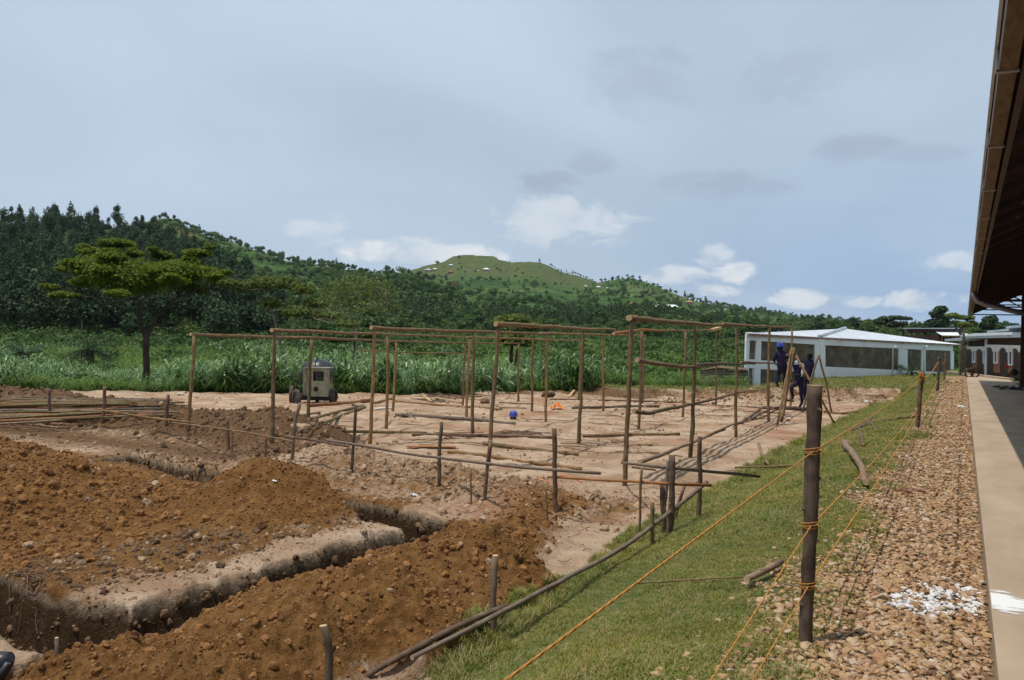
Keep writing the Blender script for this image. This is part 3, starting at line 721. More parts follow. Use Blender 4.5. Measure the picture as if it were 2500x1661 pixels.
# ------------------------------------------------------------------ clods of soil
def clods():
    rs=np.random.RandomState(31)
    cm={}
    def cmat(name,a,b): 
        return stone_mat(name,[(0,a),(.5,b),(1,tuple(x*1.2 for x in b))])
    mo=cmat('clod_orange',(.115,.052,.017),(.24,.115,.038));md=cmat('clod_brown',(.085,.05,.028),(.17,.10,.052));mp=cmat('clod_pale',(.24,.15,.085),(.38,.262,.165))
    base=[]
    import bmesh
    for q in range(6):
        bm=bmesh.new();bmesh.ops.create_icosphere(bm,subdivisions=2,radius=.5);sd=rs.uniform(0,99)
        for x in bm.verts:
            c=x.co;f=1+.38*float(vn(np.array([c.x*3+sd]),np.array([c.y*3+c.z*2.3]),3)[0])+.2*float(vn(np.array([c.x*7+sd]),np.array([c.y*7+c.z*6]),4)[0]);x.co=c*f
        for x in bm.verts: x.co.z*=.75
        me=bpy.data.meshes.new('clod');bm.to_mesh(me);bm.free();base.append(me)
    def cop(m):
        out=[]
        for b in base:
            c=b.copy();c.materials.append(m);out.append(c)
        return out
    n=170000
    u=rs.uniform(-26,-3.2,n);v=2.2+rs.uniform(0,1,n)**1.6*13
    hh=heap_h(u,v);hs=sum(hh.values());tm,_=trench(u,v)
    churn=np.clip(1-np.abs(v-10.4+(u+8)*-.15)/2.3,0,1)*(u<-4.2)*(u>-14)*.5
    onblock=(u<-6.25)*(v>4.55)*(v<8.8)*np.where(u<-6.7,.8,.45)
    dens=np.clip(hs*4,0,1)+churn+onblock+.05+.25*(tm>.8)+1.*((tm>.1)&(tm<.9))
    P=np.stack([u,v,np.zeros(n)],1)
    dep=(P-EYE)@CF
    keep=(rs.uniform(0,1,n)<dens*np.clip(9/np.maximum(dep,1),0.15,1))&(dep>3)&in_view(P,600)&(u<bank_edge(v)-.1)
    u2=rs.uniform(-11,-2.8,5200);v2=rs.uniform(27,47,5200);l2=37.2+(np.maximum(u2,-12.5)+11)*1.25;k2=(u2<bank_edge(v2)-.1)&(rs.uniform(0,1,5200)<np.clip(1-np.abs(v2-l2+2)/5,0.04,1))
    hh={k:np.r_[x,np.zeros(len(u2))] for k,x in hh.items()};hs=np.r_[hs,np.zeros(len(u2))];dep=np.r_[dep,depth_of(u2,v2)];keep=np.r_[keep,k2];u=np.r_[u,u2];v=np.r_[v,v2]
    u,v,hs,dep=u[keep],v[keep],hs[keep],dep[keep]
    h2={k:x[keep] for k,x in hh.items()}
    s=.0105*(1-rs.uniform(0,1,len(u)))**(-1/1.9);s=np.clip(s,.010,.085)*np.clip(dep/7,.8,1.6)
    s=np.where(h2['m2']>.1,np.minimum(s,.035),s);s=np.where(v>26,np.clip(s*1.6,.03,.16),s)
    z=H(u,v)+s*.02
    P=np.stack([u,v,z],1);R=rs.uniform(0,6.28,(len(u),3))
    jit=rs.uniform(-.35,.35,len(u))
    kd=((h2['m3a']>.05)|((v>26)&(rs.uniform(0,1,len(u))<.6))|((np.abs(v-11.2)<2)&(u<-10.5)))
    orange=(((h2['m1']+h2['m1b']+h2['m2']+h2['m3b'])>.05)|((u<-8)&(v<9)))
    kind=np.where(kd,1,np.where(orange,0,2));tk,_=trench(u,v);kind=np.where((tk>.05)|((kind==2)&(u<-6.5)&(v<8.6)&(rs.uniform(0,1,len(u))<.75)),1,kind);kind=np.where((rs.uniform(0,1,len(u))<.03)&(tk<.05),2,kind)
    for q,(nm,mm) in enumerate([('orange_clods',mo),('brown_clods',md),('pale_clods',mp)]):
        w=kind==q
        gn_scatter(nm,cop(mm),P[w],R[w],s[w])
    # the largest lumps stand alone
    n3=26000;u3=rs.uniform(-30,-3.3,n3);v3=rs.uniform(9,42,n3);k3=(v3<np.interp(u3,E_U,E_V)+.8)&(u3<bank_edge(v3)-.1)&in_view(np.stack([u3,v3,v3*0],1),50)&(rs.uniform(0,1,n3)<np.clip(.45+fbm(u3*.5,v3*.5,3,57),.05,1))
    u3,v3=u3[k3],v3[k3];s3=np.clip(.016*(1-rs.uniform(0,1,len(u3)))**(-1/2.2),.016,.11);q3=rs.uniform(0,1,len(u3))<.3
    P3=np.stack([u3,v3,H(u3,v3)+s3*.05],1);R3=rs.uniform(0,6.28,(len(u3),3))
    gn_scatter('sand_crumbs',cop(mp),P3[~q3],R3[~q3],s3[~q3]);gn_scatter('dark_crumbs',cop(md),P3[q3],R3[q3],s3[q3])
    meshes={'mo':cop(mo),'md':cop(md),'mp':cop(mp)}
    for k,(x,y,w,c,lb) in enumerate([(70,1335,26,'mp','pale flat lump of earth at the left end of the near block'),(225,1370,22,'mo','rounded clod beside the darkest hollow of the left block'),(330,1345,24,'mo','square orange clod on the left soil heap with a pale chip'),
        (436,1550,26,'mo','big crumbling clod on the near heap below the trench mouth'),(480,1610,30,'mo','biggest clod on the near orange heap at the bottom edge'),(545,1105+80,24,'md','brown clod under the broken slab left of the soil cone'),
        (735,1053,46,'mp','pale angular boulder on the flat soil by the small green poles'),(1572,1088,34,'mp','lumpy pale clod between the third and fourth pole rows'),(1340,970,34,'md','brown root lump at the edge of the reeds'),(390,1392,20,'mo','small clod with a dark hollow at its right side'),(1185,985,24,'md','brown mound of bark scraps by the field edge')]):
        p=g(x,y,False);r=px2r(w,p)
        o=link('clod' if 'root' not in lb and 'boulder' not in lb else ('boulder' if 'boulder' in lb else 'root_lump'),meshes[c][k%6]);o.location=(p[0],p[1],p[2]+r*.35);o.scale=(r*2.1,r*1.9,r*1.5);o.rotation_euler=(0,0,k*1.3)
        tag(o,lb,'clod' if 'boulder' not in lb else 'boulder')
clods()
# ------------------------------------------------------------------ turf blades
def blade_mat(name,stops,tr=.0,rough=.6):
    m,nt,b=mat(name,rough,.25);k=G(nt)
    oi=k.n('ObjectInfo').outputs['Random'];c=k.ramp(oi,stops)
    a=k.n('Attribute',attribute_name='shade')
    n=k.noise(pos(k),.8,4,.6)
    c=k.mix(k.mr(n,.42,.68,0,.55),c,k.mix(1.,c,(1.5,1.15,.8),'MULTIPLY'))
    k.l(c,b.inputs['Base Color']);b.inputs['Subsurface Weight'].default_value=0
    try: b.inputs['Transmission Weight'].default_value=0
    except Exception: pass
    tl=k.n('BsdfTranslucent');k.l(c,tl.inputs[0]);ms=k.n('MixShader');ms.inputs[0].default_value=.28
    k.l(b.outputs[0],ms.inputs[1]);k.l(tl.outputs[0],ms.inputs[2]);out=[x for x in nt.nodes if x.type=='OUTPUT_MATERIAL'][0];k.l(ms.outputs[0],out.inputs[0])
    return m
M['blade']=blade_mat('grass_blade',[(0,(.14,.175,.030)),(.3,(.19,.245,.042)),(.55,(.25,.265,.065)),(.8,(.31,.27,.11)),(1,(.46,.37,.20))])
def blades(rs,n,spread,hmin,hmax,w,lean,segs=2):
    V=[];F=[]
    for _ in range(n):
        a=rs.uniform(0,6.28);r=spread*math.sqrt(rs.uniform(0,1));x,y=r*math.cos(a),r*math.sin(a)
        h=rs.uniform(hmin,hmax);d=rs.uniform(0,6.28);l=rs.uniform(.2,1)*lean*h;dx,dy=math.cos(d),math.sin(d);o=len(V)
        for i in range(segs+1):
            t=i/segs;ww=w*(1-t)**.7*.5 if i<segs else 0
            cx,cy,cz=x+dx*l*t*t,y+dy*l*t*t,h*(t-.25*t*t*lean)
            if i<segs: V+=[(cx-dy*ww,cy+dx*ww,cz),(cx+dy*ww,cy-dx*ww,cz)]
            else: V.append((cx,cy,cz))
        for i in range(segs-1): F.append((o+2*i,o+2*i+1,o+2*i+3,o+2*i+2))
        F.append((o+2*segs-2,o+2*segs-1,o+2*segs))
    me=bpy.data.meshes.new('tuft');me.from_pydata(V,[],F);me.update();return me
def turf():
    rs=np.random.RandomState(41);T=[]
    for q in range(6):
        me=blades(rs,15,.05,.015,.045,.0055,1.3);me.materials.append(M['blade']);T.append(me)
    T2=[]
    for q in range(3):
        me=blades(rs,16,.06,.04,.11,.008,1.0);me.materials.append(M['blade']);T2.append(me)
    n=420000
    v=2.6*np.exp(rs.uniform(0,1,n)*math.log(60/2.6));u=rs.uniform(-9,-.55,n)
    be=bank_edge(v);edge=fbm(u*3,v*3,3,71)*.10
    gl=-.98+fbm(u*2,v*1.2,3,72)*.22
    bare=fbm(u*1.6,v*1.0,3,44)
    dens=np.where(u<gl,1,.42*np.clip(1-(u-gl)/.42,0,1))*np.where(v<60,1,0)*np.clip(np.where(u>gl-.8,.50+bare*.9,.9+bare*.55),.06,1)
    P=np.stack([u,v,v*0],1)
    # one sample covers an area growing with v: uniform in log v is what the eye sees
    keep=(u>be+edge-.02)&(rs.uniform(0,1,n)<dens*np.clip(6/np.maximum(v,1)+.35,0,1))&in_view(P,80)
    u,v=u[keep],v[keep];P=np.stack([u,v,H(u,v)-.003],1);k=len(u)
    s=(.7+.6*rs.uniform(0,1,k))*np.clip(v/9,1,1.9)*(1+.35*fbm(u*1.3,v*1.0,2,47))
    lipf=(u<bank_edge(v)+fbm(u*3,v*3,3,71)*.10+.22)
    R=np.stack([rs.uniform(-.2,.2,k),rs.uniform(-.2,.2,k),rs.uniform(0,6.28,k)],1)
    print('turf tufts',k)
    gn_scatter('grass',T,P,R,s,'short trodden grass growing on the bank beside the gravel','grass')
    q=lipf&(rs.uniform(0,1,k)<.35)
    gn_scatter('long_grass',T2,P[q],R[q],s[q]*.9,'longer grass tufts hanging over the lower edge of the bank','grass')
turf()
# ------------------------------------------------------------------ pole frames of the new building
FR_T=[[(473,818),(762,828),(968,833),(1134,837),(1267,838)],[(669,809),(947,819),(1148,826),(1300,829),(1420,831)],
[(915,801),(1158,812),(1335,817),(1471,817),(1573,819)],[(1217,794),(1424,804),(1567,807),(1674,809),(1750,804)],[(1542,780),(1697,794),(1799,798),(1879,798),(1933,797)]]
FR_B=[[(461,1048),(752,1026),(959,1007),(1129,990),(1266,981)],[(666,1083),(941,1047),(1139,1019),(1298,1005),(1412,978)],
[(902,1086),(1152,1066),(1332,1032),(1472,1003),(1568,984)],[(1192,1136),(1411,1085),(1558,1045),(1668,1019),(1748,990)],[(1522,1185),(1684,1116),(1797,1067),(1876,1030),(1930,999)]]
FR_L=['leftmost of the five pole frames, with the low thin rail across its far bays','second pole frame from the left, just right of the concrete mixer','third pole frame from the left, with the thick first post on the brown soil mound','fourth pole frame, its first post lashed to a leaning dark stake','rightmost pole frame with two slanting side rails reaching towards the workers']
FR_W=[13,13,15,15,17]
ROWP=[]
for i in range(5):
    base=[g(x,y,False) for x,y in FR_B[i]]
    ROWP.append((base[0],base[-1]))
    o0=base[0].copy()
    t=thing('pole_frame',FR_L[i],'pole frame',tuple(o0),'pole frames of the new building')
    tops=[]
    for j in range(5):
        b=base[j];d=float((b-EYE)@CF);tp=at(FR_T[i][j][0],FR_T[i][j][1]+2,d)
        tops.append(tp);w=FR_W[i]*.0058
        log('post',[b-o0-np.array([0,0,.15]),tp-o0],(.040+.008*random.random(),.031+.008*random.random()),bark=random.choice(['bark','bark','bark_green','bark_red' if (i,j) in((0,3),(0,2)) else 'bark']),parent=t,knots=7)
    up=np.array([0,0,.045])
    T=[p+up*.7 for p in tops]
    back=(T[0]-T[1]);back/=np.linalg.norm(back)
    if i==0:
        log('beam',[T[0]+back*.08-o0,T[1]-o0,T[2]-o0,T[3]-o0,T[4]-back*.06-o0],(.056,.036),parent=t,knots=9)
        a=onplane(876,857,*ROWP[0]);b=onplane(1132,864,*ROWP[0]);log('rail',[a-o0,b-o0],(.022,.034),parent=t)
        a=onplane(1102,972,*ROWP[0]);b=onplane(1262,960,*ROWP[0]);log('rail',[a-o0,b-o0],(.024,.030),parent=t)
    elif i==1:
        log('beam',[T[0]+back*.1-o0,T[1]-o0,T[2]-o0],(.060,.034),parent=t,knots=7)
        log('beam',[T[2]+back*.4-o0+up*.4,T[3]-o0,T[4]-back*.08-o0],(.045,.032),parent=t,knots=5)
    elif i==2:
        log('beam',[T[0]+back*.1-o0,T[1]-o0,T[2]-o0],(.068,.042),parent=t,knots=7)
        log('beam',[T[2]+back*.3-o0+up*.5,T[3]-o0,T[4]-back*.1-o0],(.05,.036),parent=t,knots=5)
    elif i==3:
        log('beam',[T[0]+back*.12-o0,T[1]-o0,(T[1]+T[2])/2-o0],(.070,.044),parent=t,knots=8)
        a=onplane(1499,815,*ROWP[3]);b=onplane(1560,804,*ROWP[3])
        log('beam',[a-o0,b-o0,onplane(1625,806,*ROWP[3])-o0],(.066,.048),bark='bark_red',parent=t,knots=3)
        log('beam',[onplane(1621,807,*ROWP[3])-o0,onplane(1690,809,*ROWP[3])-o0,onplane(1752,804,*ROWP[3])-o0],(.044,.052),parent=t,knots=3)
        m=MB();m.bar(onplane(1738,806,*ROWP[3])-o0,onplane(1757,801,*ROWP[3])-o0,.16,.10);m.build('plank_end',M['plank'],t)
        p=onplane(1758,806,*ROWP[3]);q=onplane(1756,905,*ROWP[3]);log('hanging_strip',[p-o0,(p+q)/2+np.array([.05,0,0])-o0,q-o0],.008,bark='bark_green',parent=t,knots=0)
    else:
        log('beam',[T[0]+back*.14-o0,T[1]-o0,(T[1]+T[2])/2-o0,(T[1]*.1+T[2]*.9)-o0],(.078,.05),bark='bark_green',parent=t,knots=8)
        log('beam',[T[1]*.4+T[2]*.6+up-o0,T[3]-o0,T[4]-back*.12-o0],(.05,.04),parent=t,knots=6)
        off=np.array([.09,0,0])
        R=lambda x,y:onplane(x,y,*ROWP[4])+off-o0
        log('rail',[R(1543,880),R(1600,890),R(1678,895),R(1740,890)],(.062,.045),parent=t,knots=5)
        log('rail',[R(1686,891),R(1760,888),R(1835,888)],(.05,.036),bark='bark_dark',parent=t,knots=8,wob=.7)
        log('rail',[R(1800,884),R(1850,886),R(1905,888)],(.04,.04),bark='bark_dark',parent=t,knots=4)
        log('rail',[R(1535,1003),R(1567,1008),R(1640,990),R(1720,977)],(.060,.044),bark='bark_green',parent=t,knots=4)
        log('rail',[R(1715,980),R(1765,967),R(1822,954)],(.042,.04),bark='bark_dark',parent=t,knots=5)
        m=MB();m.bar(R(1812,956),R(1842,954),.05,.10);m.build('plank_end',M['plank'],t)
        log('rail',[R(1838,955),R(1886,941),R(1940,930)],(.035,.035),parent=t,knots=3)
        log('rail',[R(1552,1128),R(1620,1105),R(1684,1081),R(1720,1064)],(.062,.045),bark='bark_grey',parent=t,knots=4)
        log('rail',[R(1718,1063),R(1760,1048)],(.05,.045),bark='bark_dark',parent=t,knots=5)
        log('rail',[R(1700,1072),R(1780,1034),R(1850,1020)],(.04,.035),bark='bark',parent=t,knots=4)
        log('rail',[R(1822,1026),R(1860,1008),R(1890,995),R(1905,988)],(.05,.045),bark='bark_dark',parent=t,knots=9,wob=1.1)
        log('rail',[R(1850,1022),R(1880,1004),R(1898,998)],(.05,.035),bark='bark_dark',parent=t,knots=7,wob=1.1)
# ------------------------------------------------------------------ stakes and guard rails
STK=[(-2,930,-2,985,9,'d','first dark stake at the left edge of the photo, before the poles'),(119,950,122,1031,11,'d','second dark stake in front of the left end of the pole stack'),(255,945,254,1034,13,'d','brown topped stake in front of the middle of the pole stack'),
(411,963,408,1040,13,'d','dark stake beside the cut ends of the pole stack'),(556,1018,555,1094,12,'d','stake on the right slope of the dark brown heap'),(567,1043,565,1106,7,'b','thin peg tight beside the heap stake'),(477,1037,474,1056,8,'b','short stub holding the thin rail by the first frame post'),
(651,1060,646,1126,8,'r','slim red brown stake left of the crooked grey stake'),(869,988,858,1152,12,'d','tall dark stake on the yellow brown heap, left of the others'),
(1078,1030,1070,1191,14,'d','dark stake with bulge, topped by the rail before the far trench'),(1150,1142,1151,1228,7,'b','thin short peg right of the bulging dark stake'),
(1264,1219,1262,1270,8,'b','stubby peg among yellow clods'),(1332,1187,1337,1282,8,'b','slim peg left of the black squared stake'),(1353,1045,1358,1256,19,'d','tall thick dark stake in the middle of the site with a flat top'),
(1567,1145,1558,1306,10,'b','thin wavy stake standing alone left of the stake cluster'),(1592,1224,1594,1332,16,'b','short stake with pale cut top at the turf edge'),
(1617,1179,1624,1302,19,'d','dark stake directly left of the splintered one'),(1708,1065,1706,1264,17,'d','straight stake standing right of the cluster by the turf'),
(1209,1356,1207,1556,25,'g','grey stake carrying the two crossing rails near the turf corner'),(138,1557,137,1634,15,'g','short grey stake on the trench floor at bottom left'),
(621,1432,622,1460,8,'b','little sprouting peg in the near trench'),(1118,1140,1120,1140,1,'x','')]
BK={'d':'bark_dark','b':'bark','r':'bark_red','g':'bark_grey'}
STB={}
for n,(x0,y0,x1,y1,w,kd,lb) in enumerate(STK):
    if kd=='x': continue
    b=g(x1,y1,False);d=float((b-EYE)@CF);tp=at(x0,y0,d);r=px2r(w*.68,b);STB[n]=b
    me=log_mesh([np.array([0,0,-.25]),tp-b],(r*1.0,r*.93),knots=3,step=.12)
    o=link('stake',me,None,[M[BK[kd]],M['cut']],tuple(b));tag(o,lb,'stake','stakes of the guard rails')
# crooked stake by the mixer, leaning stake spliced to the fourth frame, cluster at the turf
def stake(pts,w,kd,lb,depth=None,knots=4,name='stake',taper=.85):
    b=g(*pts[-1],False) if depth is None else at(*pts[-1],depth)
    d=float((b-EYE)@CF);r=px2r(w*.68,b)
    P=[at(x,y,d)-b for x,y in pts];P[-1]=P[-1]-np.array([0,0,.2])
    o=link(name,log_mesh(P,(r*taper,r),knots=knots,step=.12),None,[M[BK[kd]],M['cut']],tuple(b));return tag(o,lb,'stake','stakes of the guard rails')
stake([(734,985),(727,1010),(716,1070),(708,1130)],14,'g','crooked grey leaning stake in front of the concrete mixer wheels')
stake([(1197,1075),(1188,1140),(1181,1227)],14,'d','knotty dark stake lashed under the first post of the fourth frame',knots=6)
stake([(1642,1110),(1641,1180),(1634,1305)],25,'d','thick splintered dark stake with torn pale top at the turf edge',knots=5)
stake([(1631,1125),(1627,1190),(1622,1225)],11,'g','pale weathered stick leaning behind the splintered stake',depth=float((g(1634,1305)-EYE)@CF)+.1)
stake([(1673,1186),(1655,1230),(1640,1272)],13,'d','slanting dark stick right of the splintered stake')
stake([(786,1527),(800,1600),(812,1700)],32,'d','thick dark stake rising at the bottom edge of the photo',depth=4.9,name='stake')
# rails
def rail(pts,w,kd,lb,depths=None,name='rail_pole',cat='rail pole',knots=5,grp=None,wob=.5,name_group=None):
    if depths is None: P=[g(x,y) for x,y in pts]
    else: P=[at(x,y,d) for (x,y),d in zip(pts,depths)]
    c=P[0].copy();kf=.62 if depths is not None else .66;r0=kf*px2r(w[0] if isinstance(w,tuple) else w,P[0]);r1=kf*px2r(w[1] if isinstance(w,tuple) else w,P[-1])
    if depths is None: P=[p+np.array([0,0,min(r0,r1)*.75+(.05 if p[0]>bank_edge(p[1]) else 0)]) for p in P]
    o=link(name,log_mesh([p-c for p in P],(r0,r1),knots=knots,wob=wob),None,[M[BK.get(kd,kd)],M['cut']],tuple(c));return tag(o,lb,cat,grp)
D=lambda p:float((np.array(p)-EYE)@CF)
G1='rails of the low guard fence'
dS=[D(STB[1]),D(STB[3]),D(STB[4])]
rail([(-20,1001),(60,1018),(122,1030)],(7,6),'b','thin rail sagging across the left edge in front of the pole stack',[dS[0]+.6,dS[0]+.2,dS[0]],grp=G1)
rail([(250,1003),(360,1020),(475,1033)],(10,8),'b','rail from the middle of the pole stack down to the short stub',[dS[1]-.1,dS[1]-.1,dS[1]-.5],grp=G1)
rail([(420,1032),(500,1041),(600,1055),(715,1078)],(7,7),'b','thin rail running from the stub to the crooked grey stake',[dS[1]-.4,dS[2]-.1,dS[2]-.6,D(g(708,1130))-.1],grp=G1)
a=D(g(708,1130,False))-.1;b_=D(STB[8])-.1;c_=D(STB[9])-.1;d_=D(STB[13])-.1
rail([(694,1066),(770,1075),(852,1091)],(11,9),'d','short dark overlapping rail between the crooked stake and the heap stake',[a,(a+b_)/2,b_],grp=G1)
rail([(799,1076),(865,1084),(1000,1110),(1180,1131),(1300,1144),(1466,1156)],(11,13),'g','long grey rail crossing the middle of the site on four stakes',[b_-.1,b_-.1,(b_+c_)/2,D(g(1181,1227))-.12,d_-.1,d_-.1],grp=G1)
e_=D(STB[17])-.12
rail([(1336,1164),(1360,1166),(1500,1173),(1640,1182),(1737,1185)],(9,13),'r','smooth reddish rail from the flat topped stake to the turf stake',[d_+.15,d_+.15,(d_+e_)/2,D(g(1634,1305))-.15,e_],grp=G1)
rail([(1517,1130),(1600,1138),(1700,1148),(1780,1155),(1855,1164)],(10,13),'g','long dark knotty pole resting across the cluster with its thick end on the turf',[D(g(1522,1185))-.1,D(g(1558,1306))+.1,e_+.05,e_+.6,e_+1.2],grp=G1)
rail([(1542,1141),(1570,1144),(1601,1148)],(8,7),'d','short dark stick under the end of the knotty pole',[D(g(1522,1185))-.2]*3,grp=G1)
n1=D(STB[18])-.14;n2=D(g(1634,1305,False))-.2
rail([(868,1668),(960,1610),(1080,1548),(1170,1500),(1233,1482)],(26,25),'d','dark near rail rising from the bottom edge to the grey stake',[n1-.95,n1-.65,n1-.3,n1-.03,n1+.05],grp=G1,knots=4)
rail([(1006,1606),(1120,1550),(1240,1487),(1380,1415),(1481,1362),(1560,1312),(1620,1262),(1660,1232),(1725,1178)],(21,17),'g','long pale ringed rail from the grey stake up to the turf cluster',[n1-.65,n1-.4,n1-.06,n1+1.0,(n1+n2)/2+.3,n2-.6,n2,n2+.5,e_+.1],grp=G1,knots=7)
# ------------------------------------------------------------------ poles lying on the ground
GL='loose poles lying on the building site'
LP=[([(640,1030),(720,1018),(780,1008)],9,'b','pole lying across the foot of the second frame, left of the green poles'),
([(753,1027),(820,1010),(885,993)],11,'bark_green','upper of two greenish poles pointing at the mixer'),
([(774,1045),(830,1018),(890,996)],13,'bark_green','lower thicker greenish pole pointing at the mixer'),
([(748,994),(830,988),(902,981)],15,'r','thick reddish dark log right below the mixer'),
([(905,987),(957,976)],10,'b','short pole end between the third frame posts and the field edge'),
([(618,1046),(735,1042)],5,'d','very thin dark stick left of the pale boulder'),
([(794,1055),(900,1058),(1040,1060)],12,'bark_green','straight green brown pole lying right of the pale boulder'),
([(967,1017),(1040,1019),(1150,1028),(1258,1038)],14,'g','heavy grey crooked pole that ends below the blue helmet'),
([(967,982),(1050,989),(1150,997)],10,'b','pole lying along the far left edge of the clearing'),
([(1005,1065),(1150,1067),(1348,1072)],14,'d','dark pole ending at the flat topped stake'),
([(1181,1086),(1300,1098),(1411,1114)],17,'b','thick tan pole with a pale sawn end in the middle of the site'),
([(1094,1107),(1190,1116),(1300,1134),(1420,1149)],15,'b','bark covered pole parallel behind the long grey rail'),
([(1796,1144),(1875,1148),(1967,1146)],9,'b','thin pole disappearing behind the big rope post on the turf'),
([(1420,1067),(1540,1064),(1658,1063)],13,'b','straight pole lying between the fourth and fifth frames'),
([(1395,999),(1500,996),(1608,995)],11,'d','dark pole lying parallel to the far thin poles, right of the orange sheet'),
([(1343,977),(1480,979),(1640,984)],7,'d','left half of the long thin pole line at the far edge'),
([(1640,984),(1760,992),(1900,999)],8,'d','right half of the long thin pole line ending near the trestle'),
([(1858,999),(1930,1001),(1976,1003)],15,'d','dark log on which the working men step'),
([(2010,1008),(2050,1013),(2094,1011)],9,'b','short pole on the bare earth right of the trestle'),
([(1100,992),(1227,1002)],8,'b','thin pole pointing to the blue helmet from the left'),
([(1217,984),(1260,988),(1303,988)],5,'d','fine dark stick in front of the reeds'),
([(1218,997),(1284,998)],5,'b','fine stick just left of the second far post'),
([(1852,1087),(1862,1115),(1875,1141)],11,'g','forked short grey stick on the pale sand before the turf'),
([(1822,1023),(1838,1028)],9,'b','tiny log stub by the foot of the fifth frame'),
([(2062,1092),(2085,1125),(2103,1155),(2113,1194)],25,'g','bent thick tan branch lying on the turf and gravel edge'),
([(1822,1442),(1860,1420),(1906,1394)],25,'g','short grey log lying on the turf below the big rope post'),
([(1552,1440),(1640,1438),(1740,1430),(1822,1428)],6,'b','long thin cane lying on the turf pointing at the grey log'),
([(2074,1064),(2100,1050),(2128,1030)],16,'d','dark broken branch on the turf under the upper rope'),
([(2096,1054),(2104,1075),(2106,1094)],11,'d','forked twig hanging from the dark broken branch'),
([(2118,1034),(2130,1044),(2136,1056)],9,'d','small crooked twig right of the dark broken branch'),
([(2122,1033),(2180,1031),(2238,1024)],9,'b','pole leading from the dark branch to the second rope post'),
([(1940,1152),(1972,1148)],11,'b','stub of a log just left of the big rope post'),
([(2035,1415),(2125,1414)],5,'d','dark twig lying on the gravel right of the big rope post'),
([(1905,1443),(1957,1452)],5,'g','pale splinter lying in the grass at the foot of the big rope post'),
([(1855,1000),(1838,1014),(1790,1046)],9,'d','dark pole half in shadow by the fourth post of the fifth frame'),
]
for pts,w,kd,lb in LP: rail(pts,w,kd,lb,None,'loose_pole' if w>6 else 'stick','pole' if w>6 else 'stick',grp=GL,wob=.6,knots=4 if w>8 else 1)
# stack of poles at the left
def pole_stack():
    rs=np.random.RandomState(8)
    A=g(-150,985);B=g(520,1003)
    rows=[]
    cols=['bark_green','bark','bark_green','bark_grey','bark_dark','bark_red']
    desc=['greenish','tan','mossy','pale grey','dark','reddish']
    for k in range(46):
        x1=rs.choice([250,300,380,395,405,430,450,330,280,560 if k%9==0 else 400])+rs.uniform(-25,25)
        lay=k%4;f=k/46.
        yl=960+62*f+rs.uniform(-9,9);yr=973+44*f+rs.uniform(-8,8)
        P0=g(-60+rs.uniform(-60,60),yl+18,False);P1=g(x1,min(yr+12-(0 if f<.8 else 4),1022),False)
        h=(.04+.055*lay)*(.5+.5*math.sin(f*3.14));
        P0=P0+np.array([0,0,h]);P1=P1+np.array([0,0,h*.8])
        c=P0.copy();ci=rs.randint(0,6);r=rs.uniform(.022,.036)
        mid=(P0+P1)/2+np.array([0,0,rs.uniform(-.03,.05)])
        o=link('stacked_pole',log_mesh([P0-c,mid-c,P1-c],(r,r*.75),knots=4,wob=.8,n=7,step=.5),None,[M[cols[ci]],M['cut']],tuple(c))
        tag(o,'long thin %s pole in the loose stack of poles at the left edge'%desc[ci],'pole','poles in the stack at the left edge')
pole_stack()
# twig litter
def twigs():
    rs=np.random.RandomState(12);m=MB()
    def tw(c,sx,sy,n,L,w):
        for _ in range(n):
            x=c[0]+rs.normal(0,sx);y=c[1]+rs.normal(0,sy);p=g(x,y,False);a=rs.uniform(0,3.14) if rs.rand()<.3 else rs.normal(.2,.25);l=rs.uniform(.3,1)*L
            q=[p+np.array([math.cos(a)*t*l,math.sin(a)*t*l,.012+.05*rs.rand()*t*(1-t)*4+rs.uniform(0,.02)]) for t in(0,.35,.7,1)]
            q[1]=q[1]+np.array([rs.normal(0,.05),rs.normal(0,.05),0]);
            for i in (1,2,3): q[i][2]=float(H(np.array([q[i][0]]),np.array([q[i][1]]))[0])+.015+rs.uniform(0,.03)
            m.tube(q,w*rs.uniform(.6,1.2),4,cap=0)
    tw((1258,1060),32,4,40,.9,.009);tw((1050,1075),60,10,14,1.2,.009);tw((1500,1020),120,12,16,1.6,.008);tw((1450,1085),60,12,16,1.2,.008);tw((1560,1105),50,10,10,1,.009)
    tw((1080,972),40,5,34,1.3,.014);tw((1780,1020),60,12,12,1.4,.010);tw((60,1410),30,25,26,.35,.005);tw((900,1045),80,14,10,.9,.008);tw((1420,1300),60,60,14,.22,.004);tw((1650,1190),60,30,10,.35,.006);tw((950,1170),150,40,16,.4,.006)
    o=m.build('twig_litter',[M['bark_dark']]);tag(o,'dark twigs and bark scraps scattered over the sandy site','twigs',None,'stuff')
twigs()
# sawn planks on the turf
def plank(x0,y0,x1,y1,w,h,lb,mt='plank',lift=.03,dz=0):
    a=g(x0,y0);b=g(x1,y1);c=a.copy();m=MB();m.bar(np.array([0,0,lift+h/2]),b-a+np.array([0,0,lift+h/2+dz]),w,h);o=m.build('plank',M[mt]);o.location=tuple(c);tag(o,lb,'plank')
plank(2003,1090,2058,1088,.16,.045,'split light plank lying behind the big rope post, nearer one')
plank(2030,1079,2088,1077,.18,.03,'pale plank lying beyond the nearer split plank')
plank(2066,1045,2110,1040,.10,.02,'thin pale board beside the dark broken branch')
plank(992,1094,1112,1095,.20,.02,'flat reddish slab of bark below the dark pole','bark_red')
plank(1032,968,1052,983,.10,.03,'short pale plank propped in the scrap pile by the field')
plank(1062,973,1128,986,.12,.03,'long pale plank lying in the scrap pile by the field')
plank(1388,972,1402,955,.10,.03,'grey board leaning in the dry grass at the field edge')
plank(915,1001,957,998,.14,.02,'white painted board on the sand by the second frame','paint_white')
